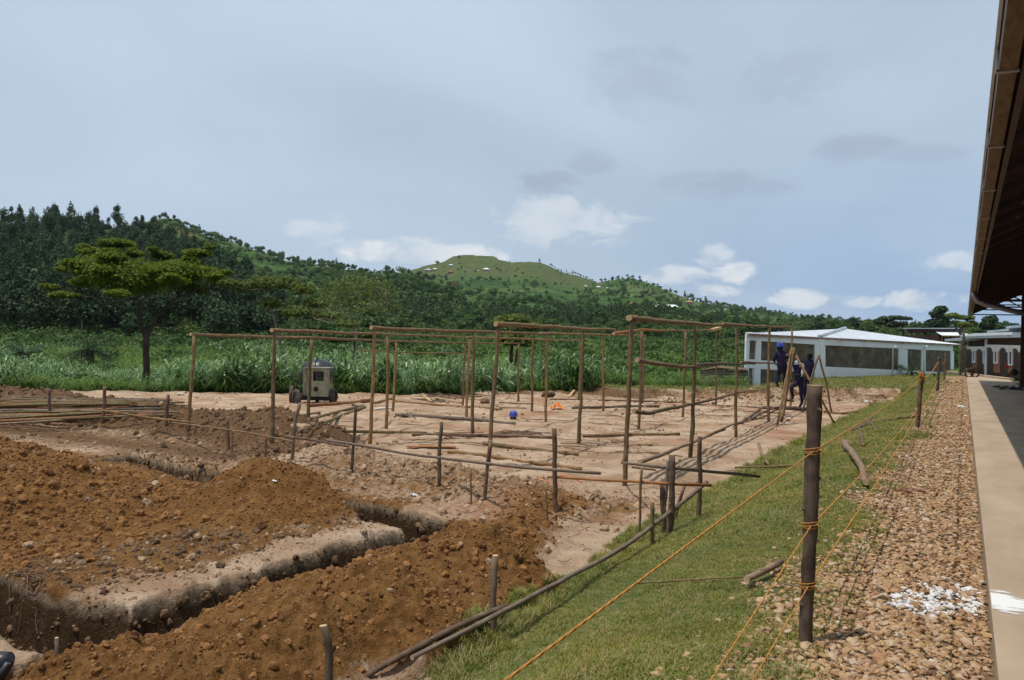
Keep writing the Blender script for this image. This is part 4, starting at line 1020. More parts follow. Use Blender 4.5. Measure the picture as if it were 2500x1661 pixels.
def slab(x,y,w,hh,lb,mt,name='stone_slab',cat='stone',yaw=.4,z=.5):
    p=g(x,y);r=px2r(w,p);me=SM[3].copy();me.materials.clear();me.materials.append(mt);o=link(name,me,None,None,(p[0],p[1],p[2]+r*hh*.4));o.scale=(r*1.7,r*1.5,r*2*hh);o.rotation_euler=(.1,.15,yaw);tag(o,lb,cat)
M['palestone']=mottled('pale_rock',[(.3,(.45,.38,.30)),(.7,(.62,.55,.46))],8,5,bump=.4,coord='obj')
M['redstone']=mottled('red_rock',[(.3,(.16,.075,.045)),(.7,(.30,.155,.10))],8,5,bump=.4,coord='obj')
slab(338,966,20,.5,'flat white stone on the sand edge left of the first frame','palestone' and M['palestone'])
slab(443,965,26,.5,'pale stone slab on the sand edge right of the tree trunk',M['palestone'],yaw=1.3)
slab(2210,1205,42,.75,'flat reddish rock on the gravel, left one of two',M['redstone'],yaw=.2)
slab(2248,1204,42,.6,'flat reddish rock on the gravel, right one of two',M['redstone'],yaw=.9)
slab(2117,984,14,1.,'white crumpled bag on the earth slope before the white building',M['paint_white'],'plastic_bag','bag')
slab(2350,998,27,.7,'white bag on the gravel against the walkway',M['paint_white'],'plastic_bag','bag')
slab(2359,1018,18,.6,'bluish white bag on the gravel just below the white one',M['paint_white'],'plastic_bag','bag',1.2)
slab(2213,1066,12,.6,'small white scrap between the two lower ropes on the gravel edge',M['paint_white'],'plastic_scrap','litter')
slab(1012,1211,24,.6,'crumpled clear plastic bag before the dark stake by the far trench',M['paint_white'],'plastic_bag','bag')
slab(1523,1217,12,.8,'white stone chip on the sand left of the wavy stake',M['palestone'])
slab(671,1176,16,.6,'white lump on the rim of the far trench',M['paint_white'],'plaster_lump','litter')
slab(2326,1107,16,.5,'dark cloth scrap on the gravel by the walkway',mottled('dark_cloth',[(.3,(.03,.025,.04)),(.7,(.07,.05,.08))],9,3,bump=0,coord='obj'),'cloth_scrap','cloth')
# orange sheet, blue helmet, orange cord
def small_things():
    mo=mottled('orange_plastic',[(.3,(.75,.16,.01)),(.7,(.90,.28,.02))],6,4,.5,.3,bump=.3,coord='obj')
    p=g(1361,999);m=MB();rs=np.random.RandomState(3);n=9;V=[];F=[]
    for i in range(n):
        for j in range(n):
            x=(i/(n-1)-.5)*.42;y=(j/(n-1)-.5)*.34;h=max(0,.24-abs(x)*.8-abs(y)*.7)*rs.uniform(.65,1.15)+.02*rs.rand()
            V.append((x+rs.normal(0,.012),y+rs.normal(0,.012),h+.01))
    for i in range(n-1):
        for j in range(n-1): F.append((i*n+j,(i+1)*n+j,(i+1)*n+j+1,i*n+j+1))
    V2=[(x,y,z-.006) for x,y,z in V];m.add(V,F);m.add(V2,[f[::-1] for f in F]);o=m.build('plastic_sheet',mo);o.location=tuple(p);o.rotation_euler=(0,0,PSI);tag(o,'crumpled bright orange plastic sheet on the pale sand','plastic sheet')
    hb=mottled('helmet_blue',[(.3,(.035,.065,.32)),(.7,(.05,.09,.42))],5,2,.3,.5,bump=0,coord='obj')
    p=g(1253,1024);t=thing('hard_hat','round blue hard hat lying on a small heap in the middle of the site','hard hat',tuple(p))
    m=MB();m.lathe([(0,.27),(.06,.265),(.105,.235),(.128,.18),(.13,.12),(.115,.085),(.10,.075)],20);s=m.build('shell',hb,t)
    m=MB();m.lathe([(.125,.115),(.148,.108),(.15,.10),(.12,.10)],20);m.build('brim',hb,t)
    m=MB()
    for q in range(7): a=q*.9;m.box((.07*math.cos(a),.07*math.sin(a),.035),(.05,.03,.07))
    m.build('liner',M['bark_dark'],t)
    oc=mottled('cord_orange',[(.3,(.70,.12,.04)),(.7,(.85,.22,.06))],30,2,.7,.2,bump=0,coord='obj')
    for pts,lb in(([(1312,1170),(1340,1180),(1376,1191)],'faded red cord lying left of the flat topped stake'),([(1365,1162),(1395,1168),(1422,1181)],'red orange cord lying right of the flat topped stake')):
        P=[g(x,y)+np.array([0,0,.02]) for x,y in pts];c=P[0];m=MB();m.tube([q-c for q in P],.008,5);o=m.build('cord',oc);o.location=tuple(c);tag(o,lb,'cord')
    # dark object at the lower left corner: black bag slumped against the block
    bk=mottled('black_rubber',[(.3,(.008,.008,.010)),(.7,(.03,.03,.035))],6,3,.4,.4,bump=.1,coord='obj')
    m=MB();d=4.6;c=at(-5,1650,d);m.tube([at(-60,1700,d)-c,at(-25,1650,d)-c,at(10,1612,d)-c,at(28,1604,d)-c],[.09,.09,.06,.03],12,smooth=True);m.tube([at(-30,1690,d-.1)-c,at(0,1650,d-.12)-c,at(20,1618,d-.1)-c],.018,8)
    o=m.build('rubber_boot',bk);o.location=tuple(c);tag(o,'black rubber boot at the bottom left corner beside the soil block','boot')
small_things()
# ------------------------------------------------------------------ rope fence
def rope_fence():
    orp=mottled('orange_rope',[(.3,(.42,.18,.045)),(.7,(.58,.28,.075))],60,3,.8,.1,bump=.4,bd=.002)
    posts=[((1990,941),(1966,1570),(50,36),'big dark rope post standing nearest on the gravel edge'),((2252,908),(2237,1046),(15,12),'second rope post, with a rope knot at its top'),
           ((2293,872),(2287,958),(9,8),'third rope post, in front of the white wall'),((2309,864),(2304,930),(6,6),'farthest rope post beside the end of the white building')]
    bases=[];dep=[]
    for (t,b,w,lb) in posts:
        B=g(*b,False);d=D(B);T=at(*t,d);r0=px2r(w[1]*.82,B);r1=px2r(w[0]*.74,B);bases.append(B);dep.append(d)
        h=np.linalg.norm(T-B)
        # the trunk widens towards its top in the first post
        P=[np.array([0,0,-.2]),(T-B)*.35+np.array([.012,0,0]),(T-B)*.7,(T-B)]
        o=link('rope_post',log_mesh(P,(r0*1.02,r1*.94),knots=6,n=14,wob=.25,step=.07),None,[M['bark_dark'],M['cut']],tuple(B));tag(o,lb,'post','posts of the rope fence')
    A,B,Cc,Dd=bases
    def hp(i,x,y): return at(x,y,dep[i]-.05)
    ks=[(hp(0,1985,1103),hp(1,2248,925)),(hp(0,1980,1285),hp(1,2241,998)),(hp(0,1972,1434),hp(1,2239,1013))]
    lows=[(1235,1661),(1735,1661),(1838,1661)]
    labs=['top orange rope running from the bottom edge over the big post','middle orange rope slanting down left from the big post','lowest orange rope close to the foot of the big post']
    def strand(P,lb,r=.0037,par=None):
        P=np.array(P);c=P[0].copy();L=np.r_[0,np.cumsum(np.linalg.norm(np.diff(P,axis=0),axis=1))];n=int(L[-1]/.03)
        s=np.linspace(0,L[-1],n);Q=np.stack([np.interp(s,L,P[:,i]) for i in range(3)],1)-c
        m=MB();T=Q[-1]-Q[0];T/=np.linalg.norm(T);x=np.cross(T,[0,0,1]);x/=np.linalg.norm(x);y=np.cross(x,T)
        fr=1
        ms=np.arange(n)
        for ph in(0,2.09,4.19):
            a=ms*1.15+ph;m.tube(Q+x*(np.cos(a)*r*.5)[:,None]+y*(np.sin(a)*r*.5)[:,None],r*.62,5,cap=0)
        return m,c
    # loose strands: behind the camera the ropes run on to a post about ten metres back
    back=np.array([A[0]-.02,-7.5,0])
    for q,((a,b),lw,lb) in enumerate(zip(ks,lows,labs)):
        # second end behind: on the line through the post and the photo's lower point at the plane of the fence
        d0=ray(*lw);k=(-.86-EYE[0])/d0[0] if q else (-.80-EYE[0])/d0[0]
        low=EYE+d0*max(.6,min(k,4.2))
        end=low+(low-a)*1.0
        mid=(a+b)/2-np.array([0,0,.05])
        P=[end,low,a]
        m,c=strand(P,lb);o=m.build('rope',orp);o.location=tuple(c);tag(o,lb+', near length','rope','orange ropes of the fence')
        P=[a,a*.75+b*.25-np.array([0,0,.04]),mid,a*.25+b*.75-np.array([0,0,.035]),b]
        m,c=strand(P,lb,.0052);o=m.build('rope',orp);o.location=tuple(c);tag(o,lb.split(' running')[0].split(' slanting')[0].split(' close')[0]+', length between the big post and the second post','rope','orange ropes of the fence')
        # wraps round the post
        ctr=A+(at(1990,941,dep[0])-A)*((a[2]-A[2])/(at(1990,941,dep[0])[2]-A[2]));m=MB()
        for w_ in range(3):
            V=[ctr+np.array([math.cos(s)*(.041+.001*w_),math.sin(s)*(.041+.001*w_),.009*w_-.008+.01*math.sin(s*1+w_)]) for s in np.linspace(0,6.28,20)]
            m.tube([p-ctr for p in V],.0032,5,cap=0)
        m.tube([np.array([.03,-.05,0]),np.array([.05,-.07,.02]),np.array([.07,-.07,-.01])],.004,5)
        o=m.build('rope_wrap',orp);o.location=tuple(ctr);tag(o,['upper','middle','lowest'][q]+' turn of orange rope tied round the big dark post','rope','rope ties on the big post')
    for (i,j,pa,pb,lb) in [(1,2,(2247,935),(2291,884),'upper rope between the second and third posts'),(1,2,(2241,1015),(2289,930),'lower rope between the second and third posts'),(2,3,(2291,880),(2307,884),'faint rope between the third and last posts')]:
        a=at(*pa,dep[i]-.05);b=at(*pb,dep[j]-.05);m,c=strand([a,(a+b)/2-np.array([0,0,.08]),b],'',.010);o=m.build('rope',orp);o.location=tuple(c);tag(o,lb,'rope','orange ropes of the fence')
    # knot on the second post
    T=at(2250,918,dep[1]-.08);m=MB();rs=np.random.RandomState(2)
    for q in range(6):
        P=[rs.normal(0,.05,3) for _ in range(5)];m.tube(P,.011,5)
    o=m.build('rope_knot',orp);o.location=tuple(T);tag(o,'tangled rope knot at the top of the second rope post','rope knot')
rope_fence()
# ------------------------------------------------------------------ buildings
class Facade:
    def __init__(s,P0,P1):
        s.P0=np.array(P0,float);s.P1=np.array(P1,float);t=(s.P1-s.P0)[:2];n=np.array([t[1],-t[0],0]);n/=np.linalg.norm(n)
        if n[:2]@(EYE[:2]-s.P0[:2])<0: n=-n
        s.n=n
    def q(s,x,y,off=0): return onplane(x,y,s.P0,s.P1)+s.n*off
    def plate(s,m,poly,o0,o1,mi=0):     # polygon in photo pixels, a slab from offset o0 to o1
        P=[s.q(x,y,o0) for x,y in poly];m.prism(P,s.n*(o1-o0),mi)
def frm(o,m,name,mats,parent):
    m.v=[tuple(np.array(p)-o) for p in m.v];return m.build(name,mats,parent)
M['wallwhite']=mottled('white_wall',[(.3,(.80,.81,.82)),(.7,(.88,.89,.90))],.8,6,.8,.2,bump=.15,bd=.005)
M['render_grey']=mottled('grey_render',[(.28,(.075,.060,.042)),(.5,(.135,.110,.080)),(.75,(.23,.195,.145))],.9,7,.9,.1,bump=.4,bd=.01,sc=(1,1,1.6))
def roofmat(name,a,b,rg=.45):
    m,nt,bb=mat(name,rg,.5);k=G(nt);n=k.noise(pos(k),.7,6,.65)
    k.l(k.ramp(n,[(.3,a),(.7,b)]),bb.inputs['Base Color']);bb.inputs['Metallic'].default_value=0;return m
M['roofwhite']=roofmat('white_roof_sheet',(.74,.76,.78),(.86,.87,.88),.6);M['rooftrim']=roofmat('old_red_trim',(.20,.085,.06),(.30,.14,.10),.7)
M['grey_roof']=roofmat('grey_painted_roof',(.33,.38,.43),(.46,.51,.56))
def corrugated(m,A,B,Cc,Dd,pitch=.25,amp=.022,mi=0):
    """sheet with ridges running from edge AB (eave) to edge DC (ridge); A,B eave ends, D,C ridge ends"""
    A,B,Cc,Dd=[np.array(p,float) for p in(A,B,Cc,Dd)]
    L=np.linalg.norm(B-A);n=max(4,int(L/pitch)*2);nm=np.cross(B-A,Dd-A);nm/=np.linalg.norm(nm)+1e-9
    if nm[2]<0: nm=-nm
    V=[]
    for i in range(n+1):
        t=i/n;o=nm*amp*(1 if i%2 else -1);V+= [A+(B-A)*t+o,Dd+(Cc-Dd)*t+o]
    F=[(2*i,2*i+2,2*i+3,2*i+1) for i in range(n)]
    m.add(V,F,mi);m.add([v-nm*.01 for v in V],[f[::-1] for f in F],mi)
def white_building():
    W0=at(1824,946,50.);W1=at(1999,937,56.);W2=at(2322,925,76.)
    for w,z in((W0,-1.15),(W1,-1.1),(W2,-1.1)): w[2]=z
    fa=Facade(W0,W1);fb=Facade(W1,W2);o=W0.copy()
    t=thing('white_building','long low white walled building with grey rendered panels and corrugated metal roof','building',tuple(o))
    back=ray(1900,840)*9+np.array([.0,0,0]);back[2]=0
    # core walls
    for nm,P,Q in(('wall',W0,W1),('wall',W1,W2)):
        f=Facade(P,Q);m=MB();h=3.42
        m.prism([P,Q,Q+np.array([0,0,h]),P+np.array([0,0,h])],-f.n*.25);frm(o,m,nm,M['wallwhite'],t)
    m=MB();e0=W0+np.array([0,0,0]);m.prism([W0+back*.3-fa.n*.26,W0+back,W0+back+np.array([0,0,3.3]),W0+back*.3-fa.n*.26+np.array([0,0,3.3])],(.05,.2,0));frm(o,m,'side_wall',M['wallwhite'],t)
    m=MB();m.prism([W2-fb.n*.26,W2+back,W2+back+np.array([0,0,3.3]),W2-fb.n*.26+np.array([0,0,3.3])],(.2,.1,0));frm(o,m,'side_wall',M['wallwhite'],t)
    m=MB();m.prism([W0+back,W2+back,W2+back+np.array([0,0,3.3]),W0+back+np.array([0,0,3.3])],-fb.n*.2);frm(o,m,'back_wall',M['wallwhite'],t)
    # grey rendered panels, each set back behind raised white bands: build panel slab 1 cm proud of core and bands 6 cm proud
    pa=[[(1826,831),(1844,832),(1841,878),(1824,876)],[(1855,832),(1987,842),(1985,890),(1853,882)],[(1822,898),(1836,900),(1836,950),(1820,950)],[(1850,902),(1985,911),(1985,950),(1849,950)]]
    pb=[[(2012,843),(2192,852),(2190,907),(2010,895)],[(2212,853),(2248,855),(2246,909),(2211,908)],[(2256,855),(2319,857),(2318,909),(2256,909)],[(2016,920),(2180,927),(2180,950),(2016,950)]]
    for f,ps in((fa,pa),(fb,pb)):
        for p in ps: m=MB();f.plate(m,p,.003,.03);frm(o,m,'rendered_panel',M['render_grey'],t)
    def band(f,poly,nm='wall_band',th=.085): m=MB();f.plate(m,poly,.003,th);frm(o,m,nm,M['wallwhite'],t)
    band(fa,[(1820,811),(1995,822),(1995,842),(1820,830.5)]);band(fa,[(1818,877),(1995,889.5),(1995,911),(1818,898)])
    band(fa,[(1843.5,832),(1855,832.8),(1852,950),(1836,950)],'pillar',.11);band(fa,[(1986,842),(1998,843),(1998,950),(1986,950)],'pillar',.11)
    band(fa,[(1818,831),(1826.5,831.5),(1822.5,950),(1818,950)],'pillar',.11)
    band(fb,[(1996,822),(2324,840),(2324,857),(1996,842.5)]);band(fb,[(1996,894.5),(2324,910),(2324,945),(1996,920)])
    band(fb,[(1999.5,843),(2011.5,844),(2011.5,950),(1999.5,950)],'pillar',.11);band(fb,[(2191,853),(2212.5,854),(2212,940),(2190,940)],'pillar',.11);band(fb,[(2247.5,855),(2256.5,855.5),(2256.5,940),(2247,940)],'pillar',.11)
    band(fb,[(2318.5,857),(2326,857.5),(2326,940),(2318,940)],'pillar',.11)
    for x,w in((2174,.05),(2251,.06)):
        m=MB();P=[fb.q(x+(-2 if x>2200 else 0),845,.45),fb.q(x,848,.25),fb.q(x,854,.17),fb.q(x-.5,940,.17)];m.tube(P,w,8);frm(o,m,'down_pipe',M['wallwhite'],t)
    # roof: eaves, hips, ridge apex
    E0=fa.q(1817,814,.3);E1=at(1999,823.5,55.6);E2=fb.q(2336,841,.35)
    ap=at(2064,803,64.);r2=ap+(W2-W1)*.25
    B0=E0+back*1.15;B2=E2+back*1.15
    m=MB();corrugated(m,E0,E1,ap,E0*.93+ap*.07,.3);frm(o,m,'roof_slope',M['roofwhite'],t)
    m=MB();corrugated(m,E1,E2,E2*.985+ap*.015,ap,.3);frm(o,m,'roof_slope',M['roofwhite'],t)
    m=MB();m.prism([E0,ap,B0],(0,0,-.02));frm(o,m,'roof_slope',M['roofwhite'],t)
    m=MB();m.prism([E2,B2,ap],(0,0,-.02));m.prism([B0,ap,B2],(0,0,-.02));frm(o,m,'roof_slope',M['roofwhite'],t)
    m=MB();m.tube([E1+np.array([0,0,.03]),ap+np.array([0,0,.05])],.14,6);frm(o,m,'hip_flashing',M['grey_roof'],t)
    m=MB();m.bar(E0-np.array([0,0,.07]),E1-np.array([0,0,.07]),.04,.09);m.bar(E1-np.array([0,0,.07]),E2-np.array([0,0,.07]),.04,.08);frm(o,m,'eave_board',M['rooftrim'],t)
    m=MB();m.bar(fb.q(2028,829,.70)+np.array([0,0,0]),fb.q(2056,830,.70),.3,.03);frm(o,m,'rusty_sheet_edge',M['rooftrim'],t)
    for f,xs in((fa,(1835,1903)),(fb,(2018,2050,2110,2200,2270,2310))):
        for x in xs:
            yy=np.interp(x,[1817,1999,2336],[816.5,826.5,843]);m=MB();P=f.q(x,yy,.5);m.bar(P,P-f.n*.6,.10,.12);frm(o,m,'rafter_end',M['rooftrim'],t)
white_building()
M['brownwall']=mottled('brown_wall',[(.3,(.055,.026,.020)),(.7,(.080,.040,.030))],1,5,.8,.2,bump=.1)
M['ochrewall']=mottled('ochre_wall',[(.3,(.25,.115,.055)),(.7,(.32,.155,.08))],1,5,.8,.2,bump=.1)
M['door']=mottled('dark_door',[(.3,(.028,.014,.010)),(.7,(.05,.025,.018))],3,4,.5,.3,bump=.1)
M['glass']=mottled('dark_glass',[(.3,(.10,.12,.15)),(.7,(.18,.20,.24))],3,3,.15,.6,bump=0)
def z3(x,y): return (2150+x*350/1715.,640+y*320/1568.)
def brown_building():
    A=at(2357,911,62);B=at(2520,930,48.5);f=Facade(A,B);A[2]=B[2]=-.02;o=A.copy()
    t=thing('brown_school_building','stepped brown building with white scalloped band, arched doors and grey metal roofs','building',tuple(o))
    Z=lambda *p:[z3(*q) for q in p]
    # masses: near wing, far wing
    m=MB()
    f.plate(m,Z((1275,860),(1780,820),(1780,1420),(1275,1420)),-6,0);frm(o,m,'wall',M['brownwall'],t)
    m=MB();f.plate(m,Z((1030,910),(1274,890),(1274,1420),(1030,1420)),-6,-.12);frm(o,m,'wall',M['brownwall'],t)
    m=MB();f.plate(m,Z((1300,800),(1780,748),(1780,880),(1300,900)),-8,-2.2);frm(o,m,'upper_wall',M['brownwall'],t)
    m=MB();f.plate(m,Z((1043,845),(1295,815),(1295,905),(1043,930)),-8,-2.4);frm(o,m,'upper_wall',M['brownwall'],t)
    # roofs: sloping grey bands with thickness
    def roof(nm,pts,o0,o1,mt): m=MB();f.plate(m,Z(*pts),o0,o1);frm(o,m,nm,M[mt],t)
    roof('upper_roof',((1197,762),(1780,702),(1780,742),(1197,790)),-8.5,-1.6,'grey_roof')
    roof('upper_roof',((960,815),(1196,790),(1196,818),(960,839)),-8.5,-1.8,'grey_roof')
    roof('lower_roof',((1125,880),(1300,862),(1780,846),(1780,905),(1300,916),(1125,916)),-2.2,.9,'grey_roof')
    roof('lower_roof',((893,925),(1124,905),(1228,918),(1124,943),(893,950)),-2.4,.75,'grey_roof')
    m=MB();f.plate(m,Z((1125,878),(1300,858),(1780,843),(1780,875),(1450,885),(1125,897)),.905,.93);frm(o,m,'roof_sheet_edge',M['roofwhite'],t)
    # columns between wings
    for pts in (((1268,925),(1284,925),(1280,1400),(1264,1400)),((1283,805),(1299,803),(1299,858),(1283,860)),((1032,850),(1043,849),(1043,920),(1032,920))):
        m=MB();f.plate(m,Z(*pts),.003,.12) if pts[0][1]>900 else f.plate(m,Z(*pts),-2.39,-2.1);frm(o,m,'white_corner',M['wallwhite'],t)
    # ochre lower wall sections
    m=MB();f.plate(m,Z((1284,1030),(1780,1030),(1780,1335),(1284,1325)),.003,.03);frm(o,m,'ochre_wall',M['ochrewall'],t)
    m=MB();f.plate(m,Z((1034,1040),(1268,1035),(1268,1320),(1034,1310)),-.117,-.09);frm(o,m,'ochre_wall',M['ochrewall'],t)
    # scalloped band with arches: strip pieces
    def band(x0,x1,y0a,y0b,y1a,y1b,o0,arches):
        m=MB();N=60
        for i in range(N):
            a=x0+(x1-x0)*i/N;b=x0+(x1-x0)*(i+1)/N
            ta=np.interp(a,[x0,x1],[y0a,y0b]);tb=np.interp(b,[x0,x1],[y0a,y0b]);ba=np.interp(a,[x0,x1],[y1a,y1b]);bb=np.interp(b,[x0,x1],[y1a,y1b])
            sc=.5+.5*math.cos((a-x0)/(x1-x0)*2*math.pi*len(arches)*2);ba+=10*sc;bb+=10*sc
            for (c,w,top) in arches:
                for e in (0,1):
                    x=(a+b)/2
                    if abs(x-c)<w:
                        q=top+ (1-math.sqrt(1-((x-c)/w)**2))*w*.9
                        ba=min(ba,q);bb=min(bb,q)
            if ba-ta>1: f.plate(m,Z((a,ta),(b,tb),(b,bb),(a,ba)),o0,o0+.09)
        frm(o,m,'scalloped_band',M['wallwhite'],t)
    A1=[(1315,42,1020),(1480,46,1025),(1625,44,1032),(1725,40,1035)];A2=[(1052,32,1038),(1173,34,1040)]
    band(1284,1780,988,1000,1062,1080,.031,A1);band(1030,1268,1012,1010,1065,1060,-.089,A2)
    for (c,w,tp),o0 in [(a,.004) for a in A1]+[(a,-.116) for a in A2]:
        P=[(c-w,1400),(c-w,tp+w)]+[(c+math.cos(math.pi*(1-k/8))*w,tp+w*.95-math.sin(math.pi*k/8)*w*.9) for k in range(1,8)]+[(c+w,tp+w),(c+w,1400)]
        m=MB();f.plate(m,Z(*P),o0-.0015,o0+.02+.012);d=frm(o,m,'door',M['door'],t)
    for (a,b,y0,y1,o0) in((1088,1131,1050,1205,-.089),(1216,1262,1055,1215,-.089),(1367,1420,1040,1215,.031),(1543,1600,1042,1238,.031)):
        m=MB()
        for r in(((a+4,y0),(a+12,y0),(a+12,y1),(a+4,y1)),((b-12,y0),(b-4,y0),(b-4,y1),(b-12,y1)),((a+12,y1-14),(b-12,y1-14),(b-12,y1),(a+12,y1)),((a+12,y0),(b-12,y0),(b-12,y0+8),(a+12,y0+8))): f.plate(m,Z(*r),o0,o0+.09)
        w=frm(o,m,'window',M['wallwhite'],t)
        m=MB();f.plate(m,Z((a+12,y0+8),(b-12,y0+8),(b-12,y1-14),(a+12,y1-14)),o0+.001,o0+.03);frm(o,m,'pane',M['glass'],w)
        m=MB()
        for q in range(1,3):
            x=a+12+(b-a-24)*q/3;f.plate(m,Z((x-1.2,y0+10),(x+1.2,y0+10),(x+1.2,y1-20),(x-1.2,y1-20)),o0+.031,o0+.05)
        frm(o,m,'window_bar',M['door'],w)
    m=MB();f.plate(m,Z((1528,1228),(1538,1228),(1538,1262),(1528,1262)),.04,.2);frm(o,m,'fire_bucket',mottled('red_box',[(.3,(.40,.02,.02)),(.7,(.5,.03,.03))],5,2,bump=0),t)
    # kerb in front of the doors
    m=MB();m.bar(A+f.n*1.2+np.array([0,0,.05]),B+f.n*1.2+np.array([0,0,.05]),.5,.14);o2=m.build('door_step',M['concrete']);tag(o2,kind='structure')
    # small far block
    A=at(2280,842,96);B=at(2372,842,99);g2=Facade(A,B);o=A.copy()
    t=thing('small_brown_building','small brown building with white hipped roof far behind the rope fence','building',tuple(o))
    m=MB();g2.plate(m,Z((702,880),(1040,880),(1040,990),(700,990)),-5,0);frm(o,m,'wall',M['brownwall'],t)
    m=MB();g2.plate(m,Z((760,800),(1040,796),(1040,850),(760,850)),-5,-1);frm(o,m,'upper_wall',M['brownwall'],t)
    m=MB();g2.plate(m,Z((750,789),(1060,789),(1060,800),(750,801)),-5.5,-.6);frm(o,m,'upper_roof',M['grey_roof'],t)
    m=MB();a=g2.q(*z3(625,876),1.2);b=g2.q(*z3(1045,880),1.2);c=g2.q(*z3(1000,838),-1);d=g2.q(*z3(757,836),-1)
    corrugated(m,a,b,c,d,.3,.02);frm(o,m,'lower_roof',M['roofwhite'],t)
    m=MB();m.bar(a-np.array([0,0,.06]),b-np.array([0,0,.06]),.05,.12);frm(o,m,'eave_board',M['plank'],t)
    for x in (725,760,800,850,890,930,985):
        m=MB();g2.plate(m,Z((x,895),(x+7,895),(x+7,985),(x,985)),.003,.12);frm(o,m,'post',M['plank'],t)
    for x0,x1 in((770,795),(860,885),(940,970)):
        m=MB();g2.plate(m,Z((x0,905),(x1,905),(x1,975),(x0,975)),.003,.05);frm(o,m,'window',M['door'],t)
brown_building()
# slatted animal pen at the field edge
def pen():
    A=at(1710,940,49);B=at(1822,942,48);f=Facade(A,B);o=A.copy();rs=np.random.RandomState(6)
    t=thing('slatted_pen','low grey pen of rough wooden slats standing left of the white building','pen',tuple(o))
    for k in range(12):
        y0=907+k*2.9;m=MB();x0=1709+rs.uniform(-2,3);x1=1752+rs.uniform(-3,4)
        m.bar(f.q(x0,y0+rs.uniform(-.6,.6)-(0 if k>2 else 0),.1),f.q(x1,y0+rs.uniform(-1,1)-2*(k<3),.12+rs.uniform(0,.04)),.03,.055);frm(o,m,'slat',M['slat'],t)
        m=MB();m.bar(f.q(1750+rs.uniform(-2,2),y0-1,.06),f.q(1822+rs.uniform(-3,6),y0+rs.uniform(-1.5,1.5)+1,.06),.035,.05);frm(o,m,'slat',M['slat'],t)
    for x in(1711,1733,1752,1773,1797,1818):
        m=MB();m.bar(f.q(x,903,0),f.q(x+1,952,0),.06,.06);frm(o,m,'upright',M['bark_dark'],t)
    m=MB();m.prism([f.q(1712,906,-.02),f.q(1820,906,-.02),f.q(1820,938,-.02),f.q(1712,938,-.02)],-f.n*1.4);frm(o,m,'inner_boards',M['bark_dark'],t)
    m=MB();m.prism([f.q(1706,906,.2),f.q(1752,899,.2),f.q(1826,905,.2),f.q(1815,902,-1.6),f.q(1745,896,-1.6)],(0,0,.04));frm(o,m,'roof_poles',M['bark_dark'],t)
M['slat']=mottled('grey_slat',[(.3,(.16,.125,.095)),(.7,(.31,.255,.20))],3,6,rnd=.35,bump=.3,coord='pos')
pen()
